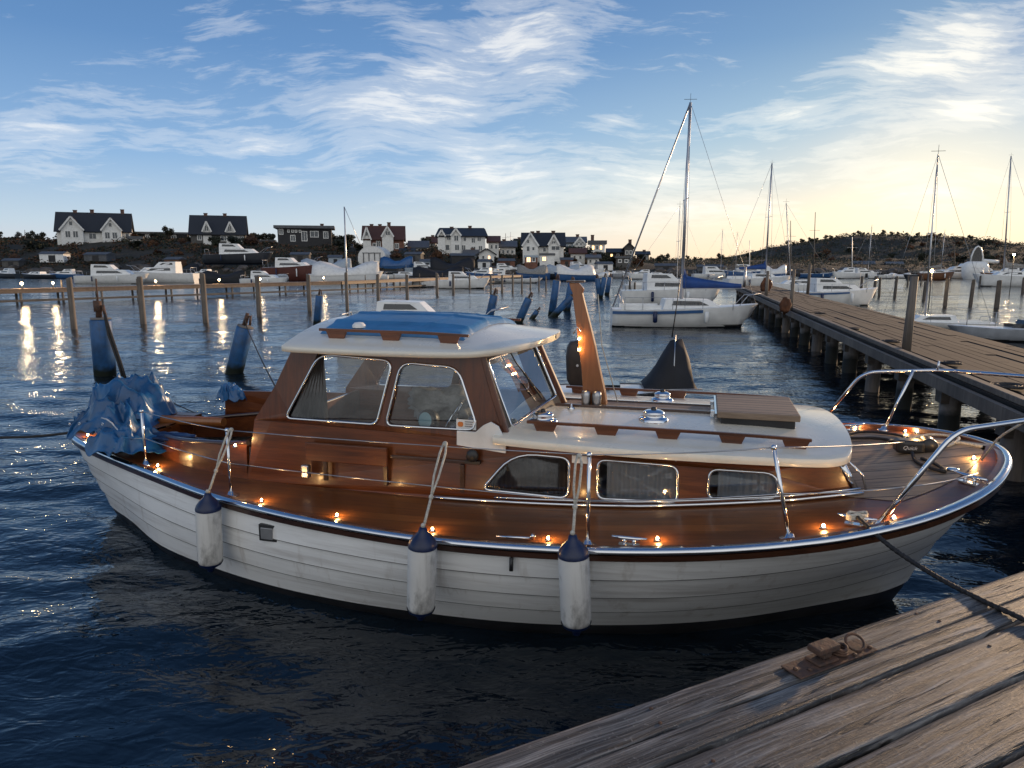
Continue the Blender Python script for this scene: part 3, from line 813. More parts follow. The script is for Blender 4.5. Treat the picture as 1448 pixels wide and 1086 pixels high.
# sign card in the window
mb = MB(); fnn = lambda u, v, d: (u, -(yc(u) - .036 - (v - 1.3) * .07 + .012 - d), v)
mb.panel([(4.585, 1.352), (4.745, 1.352), (4.745, 1.428), (4.585, 1.428)][::-1], [], fnn, .004); sign = mb.build('window_card', M['white'])
in_boat(sign); tag(sign, 'small white card with an orange emblem and grey lettering in the wheelhouse window', 'sign')
mb = MB(); mb.panel(rrect(4.597, 1.372, 4.642, 1.41, .016), [], lambda u, v, d: fnn(u, v, d - .003), .002); mb.build('emblem', M['orange'], sign)
mb = MB()
for i_, (a, b) in enumerate(((4.655, 4.73), (4.655, 4.715), (4.655, 4.725))):
    zc = 1.408 - i_ * .017
    x = a
    while x < b:
        w_ = .006 + .004 * random.random(); mb.panel([(x, zc), (x + w_, zc), (x + w_, zc + .008), (x, zc + .008)][::-1], [], lambda u, v, d: fnn(u, v, d - .003), .002); x += w_ + .003
mb.build('lettering', M['ink'], sign)
# side lockers, door lines and fittings on the near side
mb = MB(); mb.box2((3.30, -.935, 1.02), (4.02, -.905, 1.17)); mb.build('side_board', M['mahog'], boat, bevel=.006)
for x in (3.45, 3.98, 4.62):
    mb = MB(); mb.box2((x, -.925, .86), (x + .035, -.90, 1.02 if x < 4.5 else 1.08)); mb.build('side_batten', M['mahogd'], boat, bevel=.004)
mb = MB(); mb.box2((4.05, -.93, 1.09), (4.78, -.90, 1.115)); mb.build('side_batten', M['mahogd'], boat, bevel=.004)
mb = MB(); mb.box((3.30, -.935, .93), (.07, .05, .11)); mb.build('side_socket', M['steel'], boat, bevel=.012)
mb = MB(); mb.box2((5.49, -.935, 1.165), (5.63, -.915, 1.22)); mb.build('name_plate', M['white'], boat)
# hull fittings
mb = MB(); nx = 3.28
yh = hb(nx) - .02
mb.box((nx, -yh - .035, .60), (.15, .03, .13)); o = mb.build('hull_vent', M['blackp'], boat, bevel=.004); 
mb = MB(); mb.box((nx, -yh - .055, .60), (.10, .02, .09)); mb.build('vent_plate', M['steel'], o, bevel=.003)
mb = MB(); mb.tube([(5.25, -1.735, .74), (5.25, -1.745, .655)], .014, 8); mb.build('drain_pipe', M['blackp'], boat)
# cockpit: aft cross bulkhead, seats, engine box, bench
mb = MB(); mb.box2((2.86, .10, .36), (2.90, .84, 1.28)); mb.build('aft_bulkhead', M['mahog'], boat, bevel=.005)
mb = MB(); mb.box2((1.9, .33, .40), (2.85, .70, .72)); mb.box2((1.75, .30, .7205), (2.85, .72, .76)); mb.build('cockpit_bench', M['mahog'], boat, bevel=.008)
mb = MB(); mb.box2((1.9, -.60, .40), (2.7, -.36, .70)); mb.box2((1.75, -.64, .7005), (2.75, -.32, .735)); mb.build('cockpit_bench', M['mahog'], boat, bevel=.008)
mb = MB(); mb.box2((2.905, .2, .40), (2.93, .8, .9)); mb.build('locker_door', M['greypl'], boat)
mb = MB(); mb.box2((2.30, -.25, .90), (2.85, .30, .935)); mb.box2((2.35, -.2, .36), (2.8, .25, .899)); mb.build('engine_box', M['mahog'], boat, bevel=.01)
mb = MB(); mb.tube([(.7, .05, 1.0), (1.15, .12, 1.0), (1.75, .10, 1.02)], [.055, .05, .045], 10); mb.build('tiller', M['postwood'], boat)
mb = MB(); mb.box2((1.19, -.30, .40), (1.225, .30, .97)); mb.build('cockpit_end', M['mahog'], boat)
mb = MB(); mb.grid([[(.35, -.10, .93), (.35, .12, .93)], [(1.2, -.28, .99), (1.2, .30, .99)]]); mb.box2((.5, .28, .84), (1.25, .40, 1.02)); mb.build('aft_locker', M['deck'], boat)
# boat far coaming board standing proud on the port side
mb = MB(); mb.panel([(1.28, .86), (2.9, .86), (2.9, 1.235), (1.42, 1.215), (1.30, 1.15)], [], lambda u, v, d: (u, yc(max(u, 2.1)) + .01 + d, v), .03); mb.build('weather_board', M['mahog'], boat, bevel=.006)
# ---- deck hardware
def stanchion(x, side=-1, lean=(0, 0), h=.56, y=None):
    y = side * (hb(x) - .10) if y is None else y; z = dz(x, abs(y))
    mb = MB(); mb.tube([(x, y, z), (x + lean[0] * .5, y + lean[1] * .5, z + h / 2), (x + lean[0], y + lean[1], z + h)], .0125, 10)
    mb.sphere((x + lean[0], y + lean[1], z + h), .019, 6)
    s = mb.build('stanchion', M['chrome'], boat)
    mb = MB(); mb.lathe([(0, 0), (.06, 0), (.06, .008), (.03, .014), (.02, .04), (0, .04)], (x, y, z), n=16); mb.build('stanchion_foot', M['chrome'], s)
    return Vector((x + lean[0], y + lean[1], z + h)), Vector((x + lean[0] * .5, y + lean[1] * .5, z + h * .5))
st = [stanchion(1.50, h=.50), stanchion(2.78, h=.54), stanchion(5.72, lean=(0, 0), h=.60), stanchion(6.93, lean=(-.12, .02), h=.56)]
lamps = []
wires_top = [Vector((.75, -.30, 1.22))] + [s[0] for s in st]
mb = MB()
def wire(pts, r=.0045, sag=.012):
    for a, b in zip(pts[:-1], pts[1:]):
        mb.tube([a.lerp(b, t) - Vector((0, 0, sag * 4 * t * (1 - t))) for t in np.linspace(0, 1, 7)], r, 6)
pul_corner = Vector((7.83, -1.25, 1.62))
wire([s[0] for s in st] + [Vector((7.98, .10, 1.235))])
wire([Vector((.62, -.52, .93))] + [s[1] for s in st] + [Vector((7.62, -1.30, 1.28)), Vector((8.15, -.75, 1.24))])
mb.build('lifeline', M['steel'], boat)
# pulpit of bent steel tube
def bend(pts, n=6, r=.12):
    P = [Vector(p) for p in pts]; out = [P[0]]
    for i in range(1, len(P) - 1):
        a = P[i] + (P[i - 1] - P[i]).normalized() * min(r, (P[i - 1] - P[i]).length * .45)
        b = P[i] + (P[i + 1] - P[i]).normalized() * min(r, (P[i + 1] - P[i]).length * .45)
        for k in range(n + 1):
            t = k / n; out.append(a * (1 - t) ** 2 + P[i] * 2 * t * (1 - t) + b * t * t)
    out.append(P[-1]); return out
mb = MB()
mb.tube(bend([(7.44, -1.34, dz(7.44, 1.34)), (7.84, -1.25, 1.625), (8.32, -.98, 1.66), (8.98, -.35, 1.71), (9.02, .35, 1.73), (8.40, 1.0, 1.68), (7.80, 1.12, 1.62), (7.48, 1.36, dz(7.48, 1.36))]), .0165, 12)
mb.tube([(8.18, 1.02, 1.665), (7.98, .98, dz(7.98, .98))], .013, 10)
mb.tube([(8.36, .985, 1.68), (8.365, .985, 1.76)], .009, 8)
pulpit = mb.build('pulpit', M['chrome'], boat)
mb = MB()
for x, y in ((7.44, -1.34), (7.48, 1.36), (7.98, .98)): mb.lathe([(0, 0), (.055, 0), (.055, .008), (.028, .014), (.022, .035), (0, .035)], (x, y, dz(x, abs(y))), n=16)
mb.build('pulpit_foot', M['chrome'], pulpit)
mb = MB()
for q, s in ((8.30, 1), (8.55, -1)):
    pass
mb.tube([(8.31, -.97, 1.66), (8.29, -.70, 1.50), (8.33, -.5, 1.42), (8.28, -.42, 1.25)], .008, 6)
mb.tube([(8.60, -.70, 1.67), (8.50, -.45, 1.55), (8.38, -.25, 1.46), (8.20, -.42, 1.50)], .006, 6)
mb.tube([(8.75, -.6, 1.68), (8.72, -.5, 1.45), (8.66, -.52, 1.28)], .006, 6)
mb.build('pulpit_lashing', M['rope'], boat)
# cleats
def cleat(x, y, rot=0, name='cleat'):
    z = dz(x, abs(y)); c, s = math.cos(rot), math.sin(rot)
    mb = MB()
    def T(a, b, h): return (x + a * c - b * s, y + a * s + b * c, z + h)
    mb.tube([T(-.11, 0, .055), T(-.05, 0, .05), T(.05, 0, .05), T(.11, 0, .055)], [.008, .013, .013, .008], 8)
    for a in (-.03, .03): mb.tube([T(a, 0, 0), T(a, 0, .05)], .012, 8)
    mb.box(T(0, 0, .006), (.13, .05, .010), Matrix.Rotation(rot, 3, 'Z'))
    return mb.build(name, M['chrome'], boat)
cleat(7.33, -1.33, R(-15)); cleat(8.12, -.72, R(-50)); cleat(7.75, 1.05, R(30)); cleat(1.0, -.42, R(30)); cleat(5.98, -1.60, 0)
mb = MB(); mb.tube([(5.10, -1.56, .80), (5.35, -1.57, .815)], .011, 8); mb.tube([(5.34, -1.57, .815), (5.36, -1.57, .845)], .016, 8); mb.build('deck_pin', M['chrome'], boat)
mb = MB(); mb.lathe([(0, 0), (.045, 0), (.045, .01), (.02, .014), (0, .014)], (8.10, -.45, dz(8.1, .45)), n=16); mb.build('deck_filler', M['chrome'], boat)
# deck lights
def deck_light(x, y, z=None, e=1.0, up=.0):
    z = dz(x, abs(y)) if z is None else z
    mb = MB(); mb.lathe([(0, 0), (.020, 0), (.020, .008), (.012, .014), (0, .014)], (x, y, z), n=12)
    b = mb.build('deck_light', M['chrome'], boat)
    mb = MB(); mb.sphere((x, y, z + .020), .0085, 6); mb.build('bulb', M['bulb'], b)
    l = bpy.data.lights.new('deck_glow', 'POINT'); l.energy = e; l.color = (1, .56, .20); l.shadow_soft_size = .014
    lo = bpy.data.objects.new('deck_glow', l); C.objects.link(lo); lo.parent = boat; lo.location = (x, y, z + .042)
for x, off in ((.28, .10), (1.66, .13), (3.10, .13), (3.83, .15), (4.62, .16), (5.45, .16), (6.15, .19), (6.92 + .22, .20), (7.55, .12)):
    deck_light(x, -(hb(x) - off))
deck_light(8.28, -.28); deck_light(8.02, .16, dz(8, 0) + .12, 1.2)
for x, y in ((7.62, 1.28), (7.78, 1.14), (8.10, .78)): deck_light(x, y, e=.7)
deck_light(2.62, -.90, 1.075, .7)
# windlass with lettering
mb = MB(); z = dz(7.95, 0)
mb.box((7.94, .04, z + .055), (.20, .14, .10)); wl_ = mb.build('windlass', M['blackp'], boat, bevel=.025)
mb = MB(); mb.lathe([(0, -.07), (.055, -.07), (.062, -.045), (.042, 0), (.062, .045), (.055, .07), (0, .07)], (8.07, .05, z + .068), axis=(0, 1, 0), n=18); mb.build('rope_drum', M['blackp'], wl_)
def text(s, size, loc, rot, mat, parent, name='lettering', ext=.001):
    cu = bpy.data.curves.new(name, 'FONT'); cu.body = s; cu.size = size; cu.extrude = ext; cu.align_x = 'CENTER'; cu.align_y = 'CENTER'; cu.shear = .3
    t = bpy.data.objects.new('tmp', cu); C.objects.link(t)
    me = bpy.data.meshes.new_from_object(t.evaluated_get(bpy.context.evaluated_depsgraph_get()))
    bpy.data.objects.remove(t)
    me.materials.clear(); me.materials.append(mat)
    o = bpy.data.objects.new(name, me); C.objects.link(o); o.parent = parent; o.location = loc; o.rotation_euler = rot
    return o
text('Quick', .040, (7.93, -.0325, z + .052), (R(90), 0, 0), M['whitetxt'], wl_)
# ---- fenders with white rope
def fender(x, zt, label, toprope, dx=0, loop=True):
    y = -(hb(x) + .06 + .105)
    L_, r = .44, .094
    w = BL(x, y, 0)
    f = empty('fender', (w.x, w.y, zt - L_ - .16), BA, label, 'fender', 'white fenders with navy caps hanging along the hull')
    f.rotation_euler = (R(-1.5 + 3 * (x % 1)), R(3.0 * math.sin(x * 3)), BA)
    mb = MB()
    prof = [(0, -.03), (.04, -.025), (.085, .0), (r, .035), (r, L_ - .02), (r - .004, L_)]
    mb.lathe(prof, (0, 0, 0), n=28); mb.build('body', M['fender'], f)
    mb = MB(); mb.lathe([(r + .001, L_ - .005), (r + .001, L_ + .008), (.086, L_ + .034), (.060, L_ + .070), (.030, L_ + .10), (.024, L_ + .125), (0, L_ + .127)], (0, 0, 0), n=28)
    mb.build('cap', M['navy'], f)
    mb = MB(); mb.lathe([(.094, .008), (.085, -.012), (.05, -.035), (.03, -.05), (.022, -.075), (0, -.078)], (0, 0, 0), n=24)
    mb.build('cap', M['navy'], f)
    tl = Matrix.Rotation(-BA, 3, 'Z') @ (BL(*toprope) - w); tl.z = toprope[2] - f.location.z
    base = Vector((0, 0, L_ + .11))
    mb = MB()
    kn = base.lerp(tl, .38) + Vector((0, -.01, 0))
    mb.tube([base, base.lerp(kn, .5), kn], .0095, 8)
    for s_ in (-1, 1):
        mb.tube([kn, kn.lerp(tl, .4) + Vector((s_ * .017, -.01, 0)), kn.lerp(tl, .85) + Vector((s_ * .02, -.01, 0)), tl + Vector((s_ * .008, 0, .02))], .008, 8)
    mb.sphere(kn, .017, 6); mb.sphere(base + Vector((0, 0, .03)), .016, 6); mb.sphere(tl + Vector((0, 0, .01)), .018, 6)
    mb.build('rope', M['rope'], f)
    return f
fender(2.74, .90, 'scuffed white fender with navy caps nearest the stern, hanging beside the second stanchion', (st[1][0].x, st[1][0].y, st[1][0].z))
ft = st[1][0].lerp(st[2][0], (4.66 - 2.78) / (5.72 - 2.78))
fender(4.66, .96, 'stained white fender with navy caps hanging from the wire amidships, the middle one of three', (ft.x, ft.y, ft.z))
fender(5.70, 1.03, 'streaky white fender with navy caps nearest the bow, below the deck light amidships', (st[2][0].x - .01, st[2][0].y, st[2][0].z - .02))
# ---- blue tarpaulin heaped on the stern
def cloth_heap(name, loops, seed):
    mb = MB()
    for (c, size, sd, rt) in loops:
        n = 19; P = []
        off = Vector((sd * 5.3, sd, sd * 2.1))
        for i in range(n + 1):
            row = []
            for j in range(n + 1):
                u, v = i / n * 2 - 1, j / n * 2 - 1
                u, v = u * math.sqrt(1 - v * v / 2), v * math.sqrt(1 - u * u / 2)
                rr = max(abs(u), abs(v)) ** 1
                q = Vector((u * 1.3, v * 1.3, 0)) + off
                wx = u + .30 * noise.noise(q * 1.1); wy = v + .30 * noise.noise(q * 1.1 + Vector((7, 3, 1)))
                dome = max(0, 1 - (u * u + v * v) * .62)
                rid = 1 - abs(noise.noise(q * 1.5)) * 3.2
                rid2 = 1 - abs(noise.noise(q * 3.1 + Vector((3, 3, 3)))) * 3.0
                h = dome * (.66 + .34 * max(rid, -.5)) + .19 * max(rid2, -.6) * min(1, dome * 1.6)
                row.append((wx, wy, h))
            P.append(row)
        ca_, sa_ = math.cos(rt), math.sin(rt)
        P = [[(c[0] + (p[0] * ca_ - p[1] * sa_) * size[0], c[1] + (p[0] * sa_ + p[1] * ca_) * size[1], c[2] + p[2] * size[2] - .25 * size[2] * max(0, math.hypot(p[0], p[1]) - .75)) for p in row] for row in P]
        mb.grid(P)
    o = mb.build(name, M['tarp'], fix=False)
    me_ = o.data; at_ = me_.attributes.new('crease_edge', 'FLOAT', 'EDGE'); rc = random.Random(4)
    at_.data.foreach_set('value', [rc.choice((0, .3, .6, .9)) for _ in me_.edges])
    ss = o.modifiers.new('sub', 'SUBSURF'); ss.levels = ss.render_levels = 2
    s = o.modifiers.new('thick', 'SOLIDIFY'); s.thickness = .004
    return in_boat(o)
t1 = cloth_heap('blue_tarp', [((.56, .10, .84), (.50, .54, .58), 1, .3), ((.74, -.16, .84), (.42, .42, .44), 2, -.4), ((1.16, -.50, .80), (.40, .30, .30), 3, .7), ((.46, .34, .88), (.34, .34, .56), 5, 1.1)], 1)
tag(t1, 'crumpled blue tarpaulin heaped on the pointed stern of the wooden motor boat', 'tarpaulin')
mb = MB()
for (p, q, rr) in [((.85, -.50, 1.14), (1.38, -.62, .92), 1)]:
    p, q = Vector(p), Vector(q); mb.tube([p.lerp(q, t) + Vector((0, 0, .03 * math.sin(t * 7))) for t in np.linspace(0, 1, 8)], .007, 5)
o = mb.build('tarp_hem', M['tarpw'], t1)
for (x_, y_, z_) in ((.93, -.56, 1.10), (1.10, -.60, 1.04), (1.28, -.64, .98), (.55, -.46, 1.06), (.32, -.36, 1.02)):
    mb = MB(); mb.tube([(x_ + .012 * math.cos(t), y_ - .012, z_ + .012 * math.sin(t)) for t in np.linspace(0, 2 * math.pi, 11)[:-1]], .004, 5, closed=True); mb.build('eyelet', M['chrome'], t1)
t2 = in_boat(cloth_heap('blue_tarp', [((1.38, .74, 1.06), (.17, .14, .24), 8, .4)], 1)); t2.location = boat.location
tag(t2, 'small wad of blue tarpaulin hanging over the far cockpit coaming', 'tarpaulin')
t3 = in_boat(lump((1.55, -.40, .96), (.34, .12, .05), 9, 4, .4, 1.5, crease=.2).build('dark_cloth', M['navy']))
tag(t3, 'dark navy cloth draped along the near cockpit coaming beside the blue tarpaulin', 'cloth')
# ---- ropes
def rope(name, pts, r, mat, label, cat='rope', n=8, coils=0):
    P = crom(pts, 8); mb = MB(); mb.tube(P, r, n)
    if coils:                                  # raised strand so that the lay shows
        for ph in (0, math.pi):
            Q = []; d = 0
            PP = crom(pts, 60)
            for i, p in enumerate(PP):
                t = (PP[min(i + 1, len(PP) - 1)] - PP[max(i - 1, 0)]).normalized()
                u = t.orthogonal().normalized(); w = t.cross(u)
                if i: d += (p - PP[i - 1]).length
                a = d * coils + ph
                Q.append(p + (u * math.cos(a) + w * math.sin(a)) * r * .55)
            mb.tube(Q, r * .62, 6)
    return tag(mb.build(name, mat), label, cat)
DH = .95
c0 = BL(7.33, -1.38, zs(7.33) + .06)
p1 = W(1448, 876, DH + .02); p2 = W(1620, 960, DH + .02)
rope('mooring_rope', [BL(7.30, -1.30, 1.075), c0, c0.lerp(p1, .25) + Vector((0, 0, -.05)), c0.lerp(p1, .55) + Vector((0, 0, -.055)), c0.lerp(p1, .8) + Vector((0, 0, -.03)), p1, p2], .0125, M['roped'], 'black braided mooring rope running from the bow cleat down across the near dock', coils=85)
mb = MB()
cc = BL(7.33, -1.33, dz(7.33, 1.33) + .05)
for k_ in range(3): mb.tube([cc + Vector((.06 * math.cos(t + BA), .03 * math.sin(t), .012 * k_ + .006 * math.sin(3 * t))) for t in np.linspace(0, 2 * math.pi, 16)[:-1]], .010, 6, closed=True)
tag(mb.build('rope_turns', M['rope']), 'turns of pale rope wound around the bow cleat beside the pulpit foot', 'rope')
s0 = BL(.15, -.02, .86)
rope('stern_rope', [BL(.35, 0, .90), s0, s0 + Vector((-1.0, .10, -.10)), s0 + Vector((-3.2, .5, -.12)), s0 + Vector((-6.5, 1.2, -.05))], .014, M['roped'], 'dark stern rope running out over the water to the left')
# loose ropes on the foredeck
def deckrope(pts, r, mat, name, label):
    rope(name, [BL(x, y, dz(x, abs(y)) + r + .006 + (h_ if True else 0)) for x, y, h_ in [(p + (0,))[:3] for p in pts]], r, mat, label)
deckrope([(7.44, .66), (7.62, .62), (7.8, .55), (7.9, .42), (7.86, .25, .03), (7.90, .12, .06)], .013, M['roped'], 'deck_rope', 'two dark lines lying from the cabin front to the windlass')
deckrope([(7.62, .76), (7.78, .86), (7.95, .70), (8.02, .5), (7.95, .32), (7.95, .12, .08)], .011, M['roped'], 'deck_rope', 'looped dark line behind the windlass on the foredeck')
deckrope([(8.02, .02, .05), (8.2, .06), (8.33, .22), (8.36, .40), (8.22, .52), (8.06, .40), (8.12, .2), (8.30, .12), (8.40, -.05)], .011, M['rope'], 'deck_rope', 'pale brown line coiled on the tip of the foredeck')
deckrope([(7.93, -.10, .02), (7.92, -.25), (7.96, -.42), (8.03, -.52), (8.02, -.36), (7.97, -.2)], .013, M['roped'], 'deck_rope', 'thick dark line hanging down from the windlass drum toward the near rail')
mb = MB(); mb.add([BL(x, y, dz(x, abs(y)) + .012) for x, y in ((7.95, -.55), (8.12, -.60), (8.32, -.18), (8.26, -.10))], [(0, 1, 2, 3)])
# rope from blue float to boat
# ================================================================== WATER AND GROUND
def water_mat():
    m = bpy.data.materials.new('harbour water'); m.use_nodes = True
    k = NT(m.node_tree); b = k.n['Principled BSDF']
    b.inputs['Base Color'].default_value = (.004, .010, .017, 1)
    b.inputs['Roughness'].default_value = .02; b.inputs['IOR'].default_value = 1.34
    b.inputs['Specular IOR Level'].default_value = 1.0
    pos = k.new('ShaderNodeNewGeometry').outputs['Position']
    n1 = k.noise(k.mapping(pos, (1.0, 1.6, 1), (0, 0, R(12))), 1.3, 1.5, .5, .7)
    n2 = k.noise(k.mapping(pos, (1.0, 2.0, 1), (0, 0, R(-8))), 3.6, 2, .5, .9)
    n3 = k.noise(k.mapping(pos, (1.0, 1.6, 1), (0, 0, R(20))), 10.0, 1.5, .5, .6)
    calm = k.ramp(k.noise(k.mapping(pos, (.5, 1.4, 1)), .22, 3, .55), [(.38, .45), (.62, 1.15)])
    h = k.m('MULTIPLY', k.m('ADD', k.m('MULTIPLY', n1, .13), k.m('ADD', k.m('MULTIPLY', n2, .075), k.m('MULTIPLY', n3, .026))), calm)
    bp = k.new('ShaderNodeBump'); bp.inputs['Strength'].default_value = .34; bp.inputs['Distance'].default_value = 1.0
    k.l.new(h, bp.inputs['Height']); k.l.new(bp.outputs[0], b.inputs['Normal'])
    return m
def build_water():
    rs = np.random.RandomState(5)
    xs = [0.0]
    while xs[-1] < 1500: xs.append(xs[-1] + (.085 if xs[-1] < 9 else .085 + (xs[-1] - 9) * .055))
    xs = np.array([-v for v in xs[:0:-1]] + xs)
    ys = [1.0]
    while ys[-1] < 1800: ys.append(ys[-1] + max(.06, .010 * ys[-1] * (1 if ys[-1] < 60 else 4)))
    ys = np.concatenate([np.array([-600, -200, -60, -20, -8, -3, -1, 0.0, .5]), ys])
    X, Y = np.meshgrid(xs, ys, indexing='ij')
    Z = np.zeros_like(X)
    dist = np.sqrt(X ** 2 + Y ** 2)
    res = np.maximum(.085 + np.maximum(0, np.abs(X) - 9) * .055, .010 * dist)
    for i in range(46):
        lam = .28 * (1.075 ** i)
        th = rs.normal(R(78), .55)
        amp = .0040 * lam ** .85 * (1.3 if lam < 1.3 else .50)
        fade = np.clip((lam - 3.2 * res) / (2.0 * res), 0, 1)
        Z += amp * fade * np.sin(2 * np.pi / lam * (X * np.cos(th) + Y * np.sin(th)) + rs.rand() * 6.28 + .7 * np.sin(X * .31 * rs.rand() + Y * .23))
    nx_, ny_ = X.shape
    co = np.stack([X, Y, Z], -1).reshape(-1, 3)
    idx = np.arange(nx_ * ny_).reshape(nx_, ny_)
    F = np.stack([idx[:-1, :-1], idx[1:, :-1], idx[1:, 1:], idx[:-1, 1:]], -1).reshape(-1, 4)
    me = bpy.data.meshes.new('water')
    me.vertices.add(len(co)); me.vertices.foreach_set('co', co.ravel())
    me.loops.add(F.size); me.loops.foreach_set('vertex_index', F.ravel())
    me.polygons.add(len(F)); me.polygons.foreach_set('loop_start', np.arange(0, F.size, 4)); me.polygons.foreach_set('loop_total', np.full(len(F), 4))
    me.polygons.foreach_set('use_smooth', np.ones(len(F), bool))
    me.update(); me.validate()
    me.materials.append(water_mat())
    o = bpy.data.objects.new('water', me); C.objects.link(o)
    tag(o, kind='structure')
build_water()
# ---- land
def hfun(X, Y):
    sh = 131 + 5 * noise.noise(Vector((X * .02, 0, 3))) + (0 if X < 30 else min(60, (X - 30) * .5))
    d = Y - sh
    if d < 0: return -1.2 + max(d, -6) * .1
    left = 1 / (1 + math.exp((X - 34) / 9))
    lvl = float(np.interp(X, [-80, -50, -28, -5, 14, 30, 45], [8.2, 7.6, 6.2, 5.2, 4.6, 3.0, 2.2]))
    h = .35 + lvl * (1 - math.exp(-d / 19.0)) 
    h += .5 * noise.noise(Vector((X * .11, Y * .11, 0))) * min(1, d / 5)
    h += 1.1 * noise.noise(Vector((X * .033, Y * .033, 5))) * min(1, d / 12)
    if X > 20:                               # far hill on the right
        def g(x0, y0, sx, sy, a): return a * math.exp(-((X - x0) / sx) ** 2 - ((Y - y0) / sy) ** 2)
        h += g(160, 350, 30, 75, 10.5) + g(205, 355, 34, 75, 10.5) + g(255, 365, 30, 75, 6.0) + g(125, 345, 20, 60, 4.0) + g(330, 370, 45, 80, 4)
        h += 1.4 * noise.noise(Vector((X * .06, Y * .06, 9))) * min(1, d / 80)
    return h
def ground_mat(name, a, b_, c):
    m = bpy.data.materials.new(name); m.use_nodes = True
    k = NT(m.node_tree); b = k.n['Principled BSDF']
    pos = k.new('ShaderNodeNewGeometry').outputs['Position']
    n = k.noise(pos, .12, 6, .6); n2 = k.noise(pos, .9, 5, .65)
    cc = k.mix(k.ramp(n, [(.4, 0.), (.6, 1.)]), a, b_)
    cc = k.mix(k.ramp(n2, [(.5, 0.), (.66, .9)]), cc, c)
    k.l.new(cc, b.inputs['Base Color']); b.inputs['Roughness'].default_value = .9
    bp = k.new('ShaderNodeBump'); bp.inputs['Distance'].default_value = .5; bp.inputs['Strength'].default_value = .8
    k.l.new(n2, bp.inputs['Height']); k.l.new(bp.outputs[0], b.inputs['Normal'])
    return m
M['scrub'] = ground_mat('scrubby shore ground', (.018, .018, .011), (.028, .025, .015), (.046, .032, .020))
M['rock'] = pmat('shore rock', (.11, .095, .085), .85, var=.35, vscale=.8, bump=.6, bscale=3)
gx = sorted(set(list(np.arange(-620, -130, 20)) + list(np.arange(-130, 150, 2.6)) + list(np.arange(150, 420, 5)) + list(np.arange(420, 1000, 25))))
gy = list(np.arange(120, 200, 2.2)) + list(np.arange(200, 460, 6)) + [500, 600, 800, 1100, 1600]
mb = MB(); mb.grid([[(x, y, hfun(x, y)) for y in gy] for x in gx])
tag(mb.build('terrain', M['scrub'], fix=False), kind='structure')
# ---- rocks along the shore
rk = []
for i in range(5):
    o = lump((0, 0, 0), (1, .8, .6), 20 + i, 2, .45, 1.3, flat=True).build('shore_rock', M['rock'], fix=False); rk.append(o)
    rk[i]['_u'] = 0
NR = 110
for i in range(NR):
    px = random.uniform(-10, 1440); s = random.uniform(.5, 1.5)
    Y = 0
    for yy in np.arange(124, 215, .8):
        X = (px - 724) / 1000 * yy
        if hfun(X, yy) > .15: Y = yy; break
    if not Y: continue
    Y += random.uniform(-.6, 3.5); X = (px - 724) / 1000 * Y
    o = rk[i] if i < 5 else rk[i % 5].copy()
    if i >= 5: C.objects.link(o)
    o.location = (X, Y, max(0, hfun(X, Y)) + .15 * s); o.scale = (s * 1.2, s, s); o.rotation_euler = (0, 0, random.uniform(0, 6))
    wh = 'below the large white house' if px < 230 else 'below the grey house' if px < 370 else 'below the black flat roofed house' if px < 490 else 'near the arched tent' if px < 600 else 'below the tall slate roofed house' if px < 740 else 'beside the white boathouse' if px < 870 else 'behind the sloop' if px < 1040 else 'at the end of the pier' if px < 1200 else 'below the right hill'
    tag(o, 'brown grey boulder at the far water edge ' + wh, 'rock', 'boulders ' + wh)
for o in rk: del o['_u']
